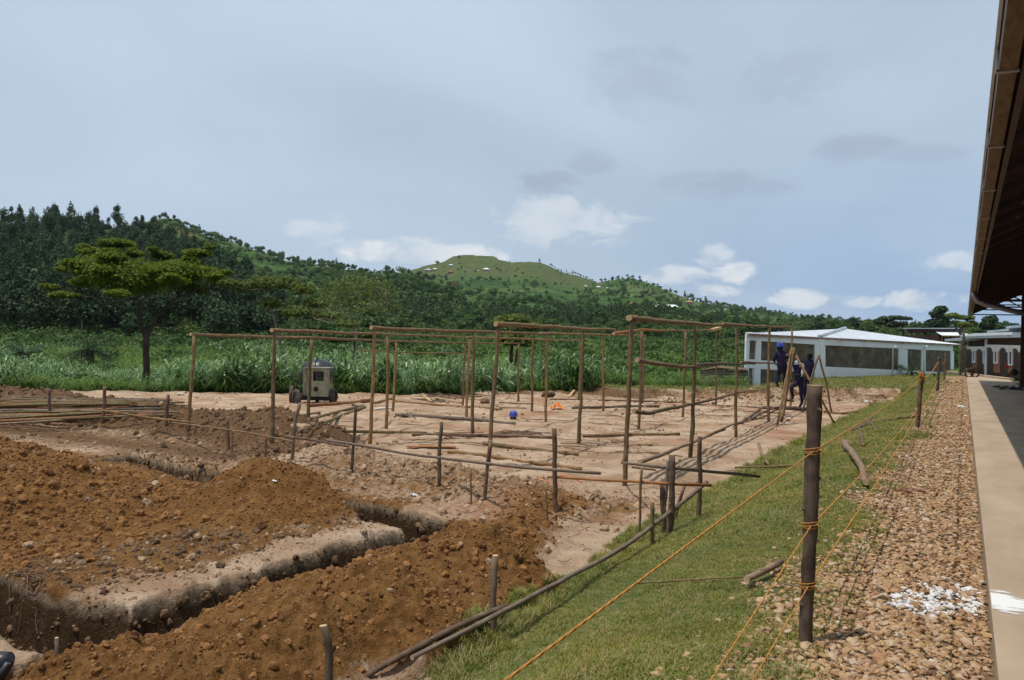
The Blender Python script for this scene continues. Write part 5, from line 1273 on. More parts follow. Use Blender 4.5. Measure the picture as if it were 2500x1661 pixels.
# ------------------------------------------------------------------ concrete mixer
def mixer():
    P0=g(765,986,False);d=D(P0);S=d/FPX;o=P0.copy()
    t=thing('concrete_mixer','old green grey concrete mixer on iron wheels parked at the reed edge','mixer',tuple(o))
    body=mottled('old_green_paint',[(.3,(.14,.145,.09)),(.5,(.22,.22,.145)),(.75,(.30,.28,.20))],5,7,.6,.3,bump=.2,coord='pos')
    steel=mottled('worn_dark_steel',[(.3,(.016,.015,.016)),(.7,(.055,.053,.055))],4,5,.36,.5,bump=.1,metal=.25)
    black=mottled('mixer_black',[(.3,(.008,.008,.007)),(.7,(.02,.018,.016))],4,3,.7,.2,bump=0)
    tyre=mottled('dusty_tyre',[(.3,(.055,.045,.038)),(.7,(.13,.10,.08))],6,4,.9,.1,bump=.2)
    def L(x,y,dy): return np.array([0,0,0])+Rh*((x-765)*S)+Fh*dy+Zz*((986-y)*S)
    def box(m,x0,x1,y0,y1,d0,d1,mi=0): # photo px box with depths
        P=[L(x,y,dd) for x,y in((x0,y1),(x1,y1),(x1,y0),(x0,y0)) for dd in (d0,)]
        m.prism(P,Fh*(d1-d0),mi)
    m=MB();
    # housing as panels round a real window opening
    for a in((749,799,930,968),(749,763,899,930),(789,799,899,930),(763,789,899,907)): box(m,*a,-.03,0)
    box(m,749,751,899,968,0,.75);box(m,797,799,899,968,0,.75);box(m,749,799,899,901,0,.75);m.build('housing',body,t)
    m=MB();box(m,736,748.6,901,966,.12,.16);box(m,737,748,899,901,.0,.6);m.build('side_panel',body,t)
    m=MB();box(m,739,746,914,938,.08,.115);m.build('side_cover',body,t)
    m=MB();box(m,751,797,901,967,.3,.34);m.build('inner_wall',black,t)
    m=MB();box(m,767,785,920,929,.05,.25);m.build('engine',steel,t)
    m=MB();m.lathe([(0,-.07),(.05,-.07),(.085,-.05),(.088,-.031),(0,-.031)],18,(0,0,0),axis='y')
    c=L(770.5,949.5,0);R=np.array([Rh,Fh,Zz])
    m.v=[tuple(np.array(v)@R+c) for v in m.v];m.build('dark_hole_disc',black,t)  # raised black disc stands in for the dark of a round hole
    m=MB();box(m,747,802,898.5,896.5,-.06,.8);m.build('top_rim',mottled('cream_rim',[(.3,(.34,.33,.25)),(.7,(.44,.42,.33))],5,3,.6,.3,bump=.1),t)
    # drum behind: wide barrel, axis to the right and slightly up
    m=MB();m.lathe([(0,-.56),(.34,-.56),(.43,-.44),(.51,-.18),(.525,-.05),(.525,.02),(.52,.12),(.44,.34),(.36,.48),(0,.48)],26,axis='x')
    m.v=[tuple(np.array(v)@R+L(766,914,.62)) for v in m.v];dr=m.build('drum',steel,t)
    m=MB();m.lathe([(.530,-.055),(.548,-.05),(.548,-.015),(.530,-.01)],30,axis='x');m.v=[tuple(np.array(v)@R+L(766,914,.62)) for v in m.v];m.build('drum_band',black,dr)
    # chassis, axle
    m=MB();box(m,735,800,968,978,.0,.9);m.build('chassis',black,t)
    m=MB();box(m,768,776,976,986,.1,.2);m.build('stand_leg',black,t)
    m=MB();m.tube([L(703,968,.55),L(806,968,.5)],.035,6);m.tube([L(722,973,-.1),L(760,973,.1)],.03,6);m.build('axle',black,t)
    def wheel(x,y,rp,dd,yaw):
        r=rp*S;m=MB();m.lathe([(r*.72,-.06),(r*.95,-.07),(r,-.04),(r*1.01,0),(r,.04),(r*.95,.07),(r*.72,.06)],24,axis='x')
        cz,sz=math.cos(yaw),math.sin(yaw);Q=np.array([Rh*cz+Fh*sz,-Rh*sz+Fh*cz,Zz]);c=L(x,y,dd)
        m.v=[tuple(np.array(v)@Q) for v in m.v];w=m.build('wheel',tyre,t);w.location=tuple(c)
        m=MB();m.lathe([(0,-.05),(.05,-.05),(.07,-.02),(r*.60,-.015),(r*.74,-.05),(r*.74,.05),(r*.60,.015),(.07,.02),(.05,.05),(0,.05)],18,axis='x');m.v=[tuple(np.array(v)@Q) for v in m.v];m.build('rim',steel,w)
    wheel(702,967,22,.55,.15);wheel(726,974,23,-.12,.55);wheel(805,969,18,.5,-.25)
    # linkage at the left
    m=MB()
    for a,b,w in(((717,970,.3),(720,915,.3),.02),((720,917,.3),(738,905,.4),.016),((706,925,.5),(735,940,.5),.014),((710,950,.5),(735,918,.6),.012),((700,915,.7),(735,920,.7),.012),((722,945,.2),(737,950,.3),.02),((728,916,.3),(736,960,.3),.012)): m.tube([L(*a),L(*b)],w,6)
    m.build('linkage',steel,t)
mixer()
# ------------------------------------------------------------------ trestle of poles and the three workers
def z5(x,y): return (1850+x/6.03,800+y/6.03)
DM=D(g(1905,1034));DW=D(g(1930,1003))
def trestle():
    b1=g(*z5(290,1440),False);b2=g(*z5(355,1390),False);d1=D(b1);o=b1.copy()
    t=thing('trestle','trestle of crossed tan poles, the workers standing inside it','trestle',tuple(o))
    A=lambda x,y,d:at(*z5(x,y),d)-o
    log('leg',[A(290,1445,d1),A(380,950,d1+.3),A(500,300,d1+.8)],(.035,.028),parent=t)
    log('leg',[A(352,1395,d1+.3),A(430,860,d1+.55),A(532,300,d1+.8)],(.050,.042),bark='bark',parent=t,knots=6)
    d3=D(g(*z5(1155,1440)))
    log('leg',[A(540,365,d1+.85),A(790,795,(d1+d3)/2+.2),A(960,1080,(d1*.4+d3*.6)),A(1150,1445,d3)],(.042,.036),parent=t)
    d4=D(g(*z5(660,1250)));log('leg',[A(905,400,d4),A(790,780,d4),A(730,950,d4),A(655,1255,d4)],(.036,.034),bark='bark_grey',parent=t,knots=6)
    d5=D(g(*z5(1085,1240)));log('leg',[A(890,395,d4+.1),A(980,730,(d4+d5)/2),A(1088,1243,d5)],(.030,.036),parent=t)
    for a,b,dd in(((395,785),(545,780),d1+.7),((425,1065),(530,1085),d1+.5),((425,400),(560,385),d1+.8),((740,860),(950,850),d4),((350,890),(430,880),d1+.7),((610,1065),(770,1050),DW+.35)):
        log('rung',[A(*a,dd),A(*b,dd)],.036,bark='bark_dark',parent=t,knots=2)
trestle()
M['overall']=mottled('navy_overall',[(.3,(.014,.012,.032)),(.7,(.032,.026,.060))],6,5,.9,.1,bump=.5,bd=.01)
M['skin']=mottled('dark_skin',[(.3,(.030,.016,.010)),(.7,(.05,.027,.016))],8,3,.55,.3,bump=0)
M['boots']=mottled('dusty_boots',[(.3,(.045,.035,.03)),(.7,(.09,.07,.055))],8,3,.8,.2,bump=0)
def person(label,J,links,rad,head,feet,hands,helmet=None,look=(0,1,0),extra=None):
    """J: joint -> world point; links: joint pairs; one skinned body"""
    o=(np.array(J['foot_l'])+np.array(J['foot_r']))/2;t=thing('person',label,'person',tuple(o),'workers at the end pole frame')
    names=list(J);me=bpy.data.meshes.new('body');me.from_pydata([tuple(np.array(J[n])-o) for n in names],[(names.index(a),names.index(b)) for a,b in links],[])
    ob=bpy.data.objects.new('body_src',me);COL.objects.link(ob)
    md=ob.modifiers.new('skin','SKIN');md.use_smooth_shade=True
    for i,n in enumerate(names):
        sv=me.skin_vertices[0].data[i];r=rad[n];sv.radius=r if isinstance(r,tuple) else (r,r);sv.use_root=(n=='pelvis')
    ss_=ob.modifiers.new('sub','SUBSURF');ss_.levels=2;ss_.render_levels=2
    dg=bpy.context.evaluated_depsgraph_get();dg.update();ev=ob.evaluated_get(dg);m2=bpy.data.meshes.new_from_object(ev);bpy.data.objects.remove(ob)
    m2.name='body'
    n=len(m2.vertices);co=np.empty(n*3);m2.vertices.foreach_get('co',co);co=co.reshape(-1,3)
    # nearest joint decides what covers the skin; small folds in the cloth
    Jp=np.array([np.array(J[k])-o for k in names]);nearest=np.argmin(((co[:,None]-Jp[None])**2).sum(2),1)
    cloth=np.array([k not in('head','neck','wrist_l','wrist_r','hand_l','hand_r','face','crown') for k in names])[nearest]
    nrm=np.empty(n*3);m2.vertices.foreach_get('normal',nrm);nrm=nrm.reshape(-1,3)
    fold=fbm(co[:,0]*14+co[:,1]*9,co[:,2]*9,3,6)*.012
    co=co+nrm*(fold*cloth)[:,None];m2.vertices.foreach_set('co',co.ravel())
    kind={'head':1,'neck':1,'crown':1,'face':1,'wrist_l':1,'wrist_r':1,'hand_l':1,'hand_r':1,'foot_l':2,'foot_r':2,'toe_l':2,'toe_r':2}
    kk=np.array([kind.get(k,0) for k in names])[nearest]
    for p in m2.polygons: p.material_index=int(kk[p.vertices[0]]);p.use_smooth=True
    m2.materials.clear()
    for q in('overall','skin','boots'): m2.materials.append(M[q])
    m2.update();link('body',m2,t)
    hd=np.array(J['head'])-o;lk=np.array(look,float);lk/=np.linalg.norm(lk);side=np.cross(lk,Zz);side/=np.linalg.norm(side)
    m=MB()   # ears, nose, brow
    for s in(-1,1): c=hd+side*s*.088-np.array([0,0,.02]);m.tube([c-lk*.015-Zz*.03,c+side*s*.012,c+lk*.01+Zz*.03],[.012,.018,.012],6)
    c=hd+lk*.10-Zz*.02;m.tube([c+Zz*.03,c+lk*.014-Zz*.012,c-Zz*.02],[.009,.016,.010],6)
    for s in(-1,1): m.lathe([(0,.008),(.012,.004),(.012,-.004),(0,-.008)],8,tuple(hd+lk*.088+side*s*.032+Zz*.012))
    m.tube([hd+lk*.093+side*-.022-Zz*.055,hd+lk*.1-Zz*.055,hd+lk*.093+side*.022-Zz*.055],.008,6)
    m.build('face_features',M['skin'],t)
    if helmet is not None:
        m=MB();prof=[(.118,0),(.120,.03),(.112,.075),(.088,.115),(.05,.138),(0,.146)];m.lathe(prof,20,tuple(hd+Zz*.03));h=m.build('helmet',helmet,t)
        m=MB();m.lathe([(.118,.0),(.138,-.006),(.138,-.012),(.118,-.012)],20,tuple(hd+Zz*.034));V=m.v;m.v=[tuple(np.array(v)+lk*(.035 if (np.array(v)-hd)@lk>0.05 else 0)) for v in V];m.build('brim',helmet,h)
    else:
        m=MB();m.lathe([(.100,-.03),(.106,.02),(.100,.06),(.078,.098),(.04,.115),(0,.12)],16,tuple(hd+Zz*.01-lk*.01));m.build('hair',mottled('black_hair',[(.3,(.006,.005,.005)),(.7,(.014,.012,.011))],40,3,.95,.1,bump=.4),t)
    # fingers curling round what each hand holds
    for hn,wn in(('hand_l','wrist_l'),('hand_r','wrist_r')):
        h=np.array(J[hn])-o;w=np.array(J[wn])-o;dd=h-w;dd/=np.linalg.norm(dd)+1e-9;sx=np.cross(dd,Zz);sx/=np.linalg.norm(sx)+1e-9;pn=np.cross(sx,dd)
        m=MB()
        for k,(off,ln) in enumerate(((-.032,.062),(-.011,.074),(.011,.07),(.032,.054))):
            b=h+sx*off+dd*.02;m.tube([b,b+dd*ln*.45,b+dd*ln*.75-pn*ln*.35,b+dd*ln*.65-pn*ln*.75],[.0105,.010,.009,.008],6)
        b=h-sx*.035-dd*.02;m.tube([b,b-sx*.03+dd*.015-pn*.02,b-sx*.028+dd*.045-pn*.04],[.013,.011,.009],6)
        m.build('fingers',M['skin'],t)
    if extra: extra(t,o)
    return t
LN=[('pelvis','belly'),('belly','chest'),('chest','neck'),('neck','head'),('head','crown'),('chest','sh_l'),('sh_l','el_l'),('el_l','wrist_l'),('wrist_l','hand_l'),('chest','sh_r'),('sh_r','el_r'),('el_r','wrist_r'),('wrist_r','hand_r'),
 ('pelvis','hip_l'),('hip_l','kn_l'),('kn_l','an_l'),('an_l','foot_l'),('foot_l','toe_l'),('pelvis','hip_r'),('hip_r','kn_r'),('kn_r','an_r'),('an_r','foot_r'),('foot_r','toe_r')]
RD={'pelvis':(.15,.125),'belly':(.145,.115),'chest':(.17,.125),'neck':.058,'head':(.088,.10),'crown':(.07,.08),'sh_l':.078,'sh_r':.078,'el_l':.055,'el_r':.055,'wrist_l':.038,'wrist_r':.038,'hand_l':(.042,.022),'hand_r':(.042,.022),
 'hip_l':.105,'hip_r':.105,'kn_l':.075,'kn_r':.075,'an_l':.06,'an_r':.06,'foot_l':.052,'foot_r':.052,'toe_l':.04,'toe_r':.04}
def joints(tab,base): return {k:at(*z5(x,y),base+dd) for k,(x,y,dd) in tab.items()}
hblue=mottled('hat_blue',[(.3,(.03,.055,.36)),(.7,(.04,.075,.46))],5,2,.3,.5,bump=0)
hgrey=mottled('hat_grey',[(.3,(.22,.25,.33)),(.7,(.33,.36,.43))],5,2,.4,.5,bump=0)
def people():
    b=DM+2.2
    A=joints({'pelvis':(362,575,0),'belly':(352,500,.02),'chest':(340,415,.03),'neck':(330,345,.02),'head':(328,292,.02),'crown':(326,255,.02),'sh_l':(278,390,.0),'sh_r':(402,390,.0),
      'el_l':(243,455,.08),'wrist_l':(240,500,.22),'hand_l':(262,520,.28),'el_r':(448,455,.08),'wrist_r':(475,420,.22),'hand_r':(485,398,.28),
      'hip_l':(325,610,0),'hip_r':(400,612,0),'kn_l':(305,700,.12),'an_l':(275,815,.0),'foot_l':(268,842,0),'toe_l':(300,862,.12),'kn_r':(410,705,.14),'an_r':(392,825,.05),'foot_r':(388,858,.05),'toe_r':(400,880,.18)},b)
    person('worker in blue helmet and navy overalls climbing on the side rails, back turned',A,LN,RD,0,0,0,hblue,look=tuple(Fh))
    b=DW+.3
    B=joints({'pelvis':(735,720,0),'belly':(742,650,.0),'chest':(750,545,0),'neck':(760,475,0),'head':(765,430,0),'crown':(768,395,0),'sh_l':(695,500,.0),'sh_r':(803,505,0),
      'el_l':(630,485,.1),'wrist_l':(580,430,.15),'hand_l':(562,405,.15),'el_r':(822,590,-.02),'wrist_r':(812,655,-.12),'hand_r':(800,682,-.14),
      'hip_l':(705,760,0),'hip_r':(768,760,0),'kn_l':(690,880,-.08),'an_l':(695,1000,.05),'foot_l':(694,1030,.05),'toe_l':(680,1046,.18),'kn_r':(765,890,.05),'an_r':(740,1005,.05),'foot_r':(738,1035,.05),'toe_r':(745,1050,.18)},b)
    person('bareheaded worker in navy overalls reaching left across the trestle',B,LN,RD,0,0,0,None,look=tuple(Fh*.9-Rh*.4))
    b=DW-.35
    Cc=joints({'pelvis':(608,790,0),'belly':(605,720,-.02),'chest':(590,635,-.03),'neck':(585,575,-.03),'head':(583,548,-.05),'crown':(583,512,-.05),'sh_l':(545,610,0),'sh_r':(632,612,0),
      'el_l':(530,560,.1),'wrist_l':(512,510,.1),'hand_l':(505,485,.1),'el_r':(650,680,-.1),'wrist_r':(610,700,-.22),'hand_r':(585,690,-.25),
      'hip_l':(575,820,0),'hip_r':(640,820,0),'kn_l':(492,880,-.2),'an_l':(512,1010,-.1),'foot_l':(512,1045,-.1),'toe_l':(495,1062,-.22),'kn_r':(640,950,-.05),'an_r':(650,1095,0),'foot_r':(642,1135,0),'toe_r':(612,1165,-.1)},b)
    def bag(t,o):
        P=[at(*z5(x,y),b-.16)-o for x,y in((650,560),(662,620),(655,680),(640,720))];m=MB();m.tube(P,[.02,.045,.05,.02],8);m.build('white_cloth',M['paint_white'],t)
    person('stooping worker in grey helmet with one knee raised and a white cloth over the shoulder',Cc,LN,RD,0,0,0,hgrey,look=tuple(-Rh*.9-Fh*.3-Zz*.3),extra=bag)
people()
# seated figure at a small table by the walkway end (dark shapes)
def far_bits():
    B=at(2452,948,40.)
    t=thing('motorbike','dark parked motorcycle in the shade before the brown building','motorcycle',tuple(pl(2372,921,0)))
    o=pl(2372,921,0);bk=M['door'];S=D(o)/FPX
    L=lambda x,y,dd=0:Rh*((x-2372)*S)+Fh*dd+Zz*((921-y)*S)
    for x in(2366,2380):
        m=MB();m.lathe([(.22,-.04),(.29,-.04),(.30,0),(.29,.04),(.22,.04)],16,axis='y');R=np.array([Rh,Fh,Zz]);m.v=[tuple(np.array(v)@R+L(x,911)) for v in m.v];m.build('wheel',bk,t)
    m=MB();m.tube([L(2366,911),L(2369,902),L(2377,903),L(2380,911)],[.04,.12,.11,.04],8);m.build('frame',bk,t)
    m=MB();m.tube([L(2366,911),L(2367,898),L(2364,896)],.025,6);m.build('handlebar',bk,t)
    m=MB();m.tube([L(2371,900),L(2379,899)],.07,8);m.build('saddle',bk,t)
    # cloth bundle by the column
    p=at(2476,910,40);m=MB();m.tube([p+Zz*.18,p+Zz*.1,p,p-Zz*.14],[.08,.18,.21,.1],10)
    o=m.build('dark_bundle',bk);tag(o,'dark rounded bundle hanging by the hall column','bundle')
far_bits()
# ------------------------------------------------------------------ vegetation
def leaf_mat(name,stops,tr=.25,rough=.6,noise=.08,dark=(.55,.7,.6)):
    m,nt,b=mat(name,rough,.2);k=G(nt)
    a=k.n('Attribute',attribute_name='tone');oi=k.n('ObjectInfo').outputs['Random']
    f=k.math('ADD',k.math('MULTIPLY',a.outputs['Fac'],.65),k.math('MULTIPLY',oi,.35))
    c=k.ramp(f,stops)
    n=k.noise(pos(k),noise,4,.6);c=k.mix(k.mr(n,.45,.62,0,.7),c,k.mix(1.,c,dark,'MULTIPLY'))
    k.l(c,b.inputs['Base Color'])
    tl=k.n('BsdfTranslucent');k.l(c,tl.inputs[0]);ms=k.n('MixShader');ms.inputs[0].default_value=tr
    k.l(b.outputs[0],ms.inputs[1]);k.l(tl.outputs[0],ms.inputs[2]);out=[x for x in nt.nodes if x.type=='OUTPUT_MATERIAL'][0];k.l(ms.outputs[0],out.inputs[0])
    return m
M['farleaf']=leaf_mat('far_leaves',[(0,(.045,.085,.022)),(.5,(.085,.145,.036)),(1,(.15,.205,.060))],.3,noise=.03,dark=(.6,.75,.75))
M['gum']=leaf_mat('gum_leaves',[(0,(.022,.044,.018)),(.5,(.040,.074,.028)),(1,(.070,.11,.040))],.18)
M['bushleaf']=leaf_mat('bush_leaves',[(0,(.035,.070,.017)),(.5,(.065,.12,.026)),(1,(.12,.175,.045))],.25)
M['acacia']=leaf_mat('acacia_leaves',[(0,(.075,.115,.008)),(.5,(.13,.18,.012)),(1,(.20,.255,.022))],.45,noise=.5)
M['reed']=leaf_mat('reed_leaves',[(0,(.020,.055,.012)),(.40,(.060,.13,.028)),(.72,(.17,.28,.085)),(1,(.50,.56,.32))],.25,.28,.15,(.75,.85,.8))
M['olive']=leaf_mat('olive_leaves',[(0,(.07,.095,.020)),(.5,(.14,.175,.034)),(1,(.22,.26,.06))],.3)
M['trunk']=mottled('tree_trunk',[(.3,(.045,.033,.024)),(.7,(.10,.075,.055))],3,5,.9,.1,bump=.5,bd=.03,coord='obj')
M['trunkpale']=mottled('pale_trunk',[(.3,(.16,.13,.10)),(.7,(.28,.24,.19))],3,5,.9,.1,bump=.2,bd=.02,coord='obj')
def leaf_cloud(rs,blobs,n,size,flat=.0,shell=.55,aspect=1.6,droop=0.):
    """blobs: (centre, radii, weight) -> quads scattered through lumpy volumes; returns V,F,tone"""
    w=np.array([b[2] for b in blobs],float);w/=w.sum();which=rs.choice(len(blobs),n,p=w)
    Cn=np.array([b[0] for b in blobs],float)[which];Rr=np.array([b[1] for b in blobs],float)[which]
    d=rs.normal(0,1,(n,3));d/=np.linalg.norm(d,axis=1)[:,None]
    r=shell+(1-shell)*rs.uniform(0,1,n)**.5;r*=1+rs.normal(0,.10,n)
    P=Cn+d*Rr*r[:,None]
    nrm=d*.8+rs.normal(0,.6,(n,3));nrm[:,2]=np.abs(nrm[:,2])*(1+flat*4)+flat
    nrm/=np.linalg.norm(nrm,axis=1)[:,None]
    t=np.cross(nrm,rs.normal(0,1,(n,3)));t/=np.linalg.norm(t,axis=1)[:,None]+1e-9;t[:,2]-=droop;b=np.cross(nrm,t);b/=np.linalg.norm(b,axis=1)[:,None]+1e-9
    s=size*rs.uniform(.55,1.25,n)[:,None]
    V=np.stack([P-t*s*aspect/2,P-b*s/2+t*s*.1,P+t*s*aspect/2,P+b*s/2+t*s*.05],1).reshape(-1,3)
    F=np.arange(4*n).reshape(-1,4)
    tone=np.clip(.5+rs.normal(0,.22,n),0,1)
    return V,F,tone
def cloud_mesh(name,V,F,tone,mat_,trunk=None,tmat=None):
    nv=len(V);mi=np.zeros(len(F),int)
    if trunk is not None:
        TV=np.array(trunk.v);TF=np.array([f for f in trunk.f if len(f)==4]);V=np.r_[V,TV];F=np.r_[F,TF+nv];mi=np.r_[mi,np.ones(len(TF),int)];tone=np.r_[tone,np.zeros(len(TF))]
    me=npmesh(name,V,F,mi,False);a=me.attributes.new('tone','FLOAT','FACE');a.data.foreach_set('value',tone.astype(np.float32))
    me.materials.append(mat_)
    if trunk is not None: me.materials.append(tmat)
    return me
M['younggum']=leaf_mat('young_gum_leaves',[(0,(.035,.065,.024)),(.5,(.060,.105,.035)),(1,(.095,.145,.050))],.2)
def gum_tree(rs,h=14,w=2.6,n=1900,base=.32,size=.40,mt='gum'):
    bl=[]
    for k in range(13):
        t=rs.uniform(0,1);z=h*(base+(1-base)*t*.93);rr=w*(1-t)**.42*rs.uniform(.55,1.15)*(.55+.45*min(1,t*5))+.35
        a=rs.uniform(0,6.28);o=rr*.45
        bl.append(((math.cos(a)*o,math.sin(a)*o,z),(rr*.75,rr*.75,rr*rs.uniform(.8,1.2)),rr**2))
    bl.append(((0,0,h*.94),(w*.28,w*.28,h*.08),.8))
    V,F,t=leaf_cloud(rs,bl,n,size,droop=.3)
    m=MB();m.tube([(0,0,-1),(rs.normal(0,.1),0,h*.4),(rs.normal(0,.2),0,h*.9)],[.17,.12,.04],5,cap=0)
    for q in range(4):
        a=rs.uniform(0,6.28);z=h*rs.uniform(.3,.6);m.tube([(0,0,z),(math.cos(a)*w*.6,math.sin(a)*w*.6,z+h*.12)],[.06,.02],4,cap=0)
    return cloud_mesh('gum_tree',V,F,t,M[mt],m,M['trunkpale'])
def round_tree(rs,h=6,w=3,n=500,size=.5,mt='bushleaf',name='bush_tree'):
    bl=[]
    for k in range(9):
        a=rs.uniform(0,6.28);o=rs.uniform(0,.6)*w;rr=rs.uniform(.35,.6)*w
        bl.append(((math.cos(a)*o,math.sin(a)*o,h*rs.uniform(.45,.8)),(rr,rr,rr*.75),rr**2))
    V,F,t=leaf_cloud(rs,bl,n,size)
    m=MB();m.tube([(0,0,-1),(0,0,h*.3),(.2,0,h*.7)],[.16,.12,.05],5,cap=0)
    return cloud_mesh(name,V,F,t,M[mt],m,M['trunk'])
def low_bush(rs,h=1.4,w=1.2,n=300,size=.2,mt='bushleaf'):
    bl=[]
    for k in range(8):
        a=rs.uniform(0,6.28);o=rs.uniform(0,.8)*w;rr=rs.uniform(.3,.6)*w
        bl.append(((math.cos(a)*o,math.sin(a)*o,h*rs.uniform(.2,.7)),(rr,rr,h*rs.uniform(.3,.55)),rr**2))
    V,F,t=leaf_cloud(rs,bl,n,size,shell=.3);V[:,2]=np.abs(V[:,2])
    return cloud_mesh('bush',V,F,t,M[mt])
def reed_clump(rs,stems=7,leaves=8,h=2.0,w=.062,mt='reed'):
    V=[];F=[];tone=[]
    for s in range(stems):
        a=rs.uniform(0,6.28);r=.35*math.sqrt(rs.uniform(0,1));x0,y0=r*math.cos(a),r*math.sin(a);H_=h*rs.uniform(.55,1.05)
        lx,ly=rs.normal(0,.12,2)
        for l in range(leaves):
            z0=H_*(.12+.75*l/leaves+rs.uniform(-.03,.03));d=rs.uniform(0,6.28);L=rs.uniform(.6,1.25)*(1.0 if l<leaves-2 else .8);dx,dy=math.cos(d),math.sin(d);o=len(V);up=rs.uniform(.45,.95)*L;ww=w*rs.uniform(.6,1.1)
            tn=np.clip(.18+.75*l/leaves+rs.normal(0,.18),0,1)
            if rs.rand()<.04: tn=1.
            for i in range(5):
                t=i/4;hx=L*.75*t*(1+.2*t);hz=up*(t*1.5-1.35*t*t);w_=ww*(.55+1.3*t-1.8*t*t)*.5 if i<4 else .002
                cx=x0+lx*z0/h+dx*hx;cy=y0+ly*z0/h+dy*hx;V+=[(cx-dy*w_,cy+dx*w_,z0+hz),(cx+dy*w_,cy-dx*w_,z0+hz)]
            for i in range(4): F.append((o+2*i,o+2*i+1,o+2*i+3,o+2*i+2));tone.append(tn)
        # stem
        o=len(V);V+=[(x0-.012,y0,0),(x0+.012,y0,0),(x0+lx+.006,y0+ly,H_*.9),(x0+lx-.006,y0+ly,H_*.9)];F.append((o,o+1,o+2,o+3));tone.append(.3)
    return cloud_mesh('reed_clump',np.array(V),np.array(F),np.array(tone),M[mt])
rsV=np.random.RandomState(99)
GUM=[gum_tree(rsV,h=rsV.uniform(12,16),w=rsV.uniform(2.2,3.3)) for _ in range(7)]
GUMS=[gum_tree(rsV,h=8,w=1.5,n=300,size=.5,base=.15,mt='younggum') for _ in range(4)]
RND=[round_tree(rsV,h=rsV.uniform(5,7.5),w=rsV.uniform(2.4,3.6),n=420,size=.55,mt='farleaf') for _ in range(6)]
BSH=[low_bush(rsV,mt='farleaf' if q%2 else 'bushleaf') for q in range(5)];BSO=[low_bush(rsV,mt='olive',h=1.1) for _ in range(3)]
FARB=[low_bush(rsV,h=2.2,w=2.0,n=130,size=.5,mt='farleaf') for _ in range(4)]
REED=[reed_clump(rsV,stems=5,leaves=7,h=2.1,w=.105) for _ in range(6)]
def at_az(px,depth):   # ground point below photo column px at a given depth
    X=(px-1250)/FPX;u=depth*(X*cP-sP);v=depth*(X*sP+cP);return u,v
def pxof(P): P=np.asarray(P)-EYE;d=P@CF;return 1250+FPX*(P@CR)/d,830.5-FPX*(P@CU2)/d,d
def gumwood():
    rs=np.random.RandomState(5);k=0;n=0
    spots=[]
    tries=0
    while len(spots)<292 and tries<20000:
        tries+=1
        px=rs.uniform(-90,690);dd=math.exp(rs.uniform(math.log(118),math.log(345)))
        if px>600 and dd>200: continue
        if px>520 and dd>270: continue
        if 372<px<452 and dd>300: continue
        u,v=at_az(px,dd)
        sp=1+ (dd/345)*.0
        if all((u-a)**2+(v-b)**2>(3.3)**2 for a,b,_ in spots): spots.append((u,v,dd))
    # tall ones seen on the skyline
    sky=[(128,350,13),(165,345,15.8),(226,345,12),(280,350,12),(335,345,14),(20,350,10),(40,352,9.5),(100,350,10),(567,265,11.5),(600,250,11)]
    for px,dd,hh in sky:
        u,v=at_az(px,dd);spots.append((u,v,dd,hh))
    for s in spots:
        u,v=s[0],s[1];me=GUM[k%7];k+=1
        o=link('gum_tree',me,None,None,(u,v,gh(u,v)-.3));sc=rs.uniform(.58,.86) if len(s)==3 else s[3]/14.
        if len(s)==3 and s[2]>290: sc*=.82
        if len(s)==3 and s[2]<165: sc*=1.05
        o.scale=(sc*rs.uniform(1.05,1.4)*(1 if len(s)==3 else .85),)*2+(sc,);o.rotation_euler=(0,0,rs.uniform(0,6.28))
        if len(s)==3: tag(o,'dark green gum tree crowded among its like on the steep wooded hillside at left','tree','gum trees of the hillside wood')
        else: tag(o,{128:'pointed gum tree on the left skyline just left of the tallest one',165:'tallest pointed gum tree standing above the left skyline',226:'narrow topped gum tree on the skyline right of the tallest pair',280:'small peaked gum tree on the skyline above the flat topped tree',335:'dark peaked gum tree on the skyline left of the bare grassy crest',20:'gum tree nearest the left edge of the skyline',40:'rounded gum tree on the skyline by the left edge',100:'low gum tree on the skyline left of the two pointed ones',567:'dark gum tree poking above the falling right end of the wooded ridge',600:'last dark gum tree at the foot end of the wooded ridge'}[int(round(pxof((u,v,0))[0])) if False else [q for q in sky if abs(q[1]-s[2])<1e-6 and abs(at_az(q[0],q[1])[0]-u)<1e-6][0][0]],'tree','gum trees of the hillside wood')
gumwood()
def scatter(n,pxr,dr,dens,seed,logd=True):
    rs=np.random.RandomState(seed);px=rs.uniform(*pxr,n)
    dd=np.exp(rs.uniform(math.log(dr[0]),math.log(dr[1]),n)) if logd else np.sqrt(rs.uniform(dr[0]**2,dr[1]**2,n))
    X=(px-1250)/FPX;u=dd*(X*cP-sP);v=dd*(X*sP+cP);keep=rs.uniform(0,1,n)<dens(px,dd,u,v)
    u,v,px,dd=u[keep],v[keep],px[keep],dd[keep];z=H(u,v);return u,v,z,px,dd,rs
HOUSE_PX=[(1187,663,17),(1100,668,14),(1045,665,18),(1062,661,12),(1101,651,11),(1107,696,28),(1430,702,9),(1461,705,12),(1482,706,7),(1467,697,8),(1628,756,46),(1597,755,18),(1682,744,20),(1542,747,15),(1470,736,9),(1770,758,6),(1745,763,5),(1167,663,6)]
def clearhouse(px,dd,u,v):
    m=np.ones(len(px));z=H(u,v,False);yh=792.5+.028*px;y=yh-(z-1.6)*FPX/dd
    for x,yy,w in HOUSE_PX: m=np.where((np.abs(px-x)<w*.7+5)&(y>yy-6)&(y<yy+(11 if w<30 else 16)),0,m)
    return m
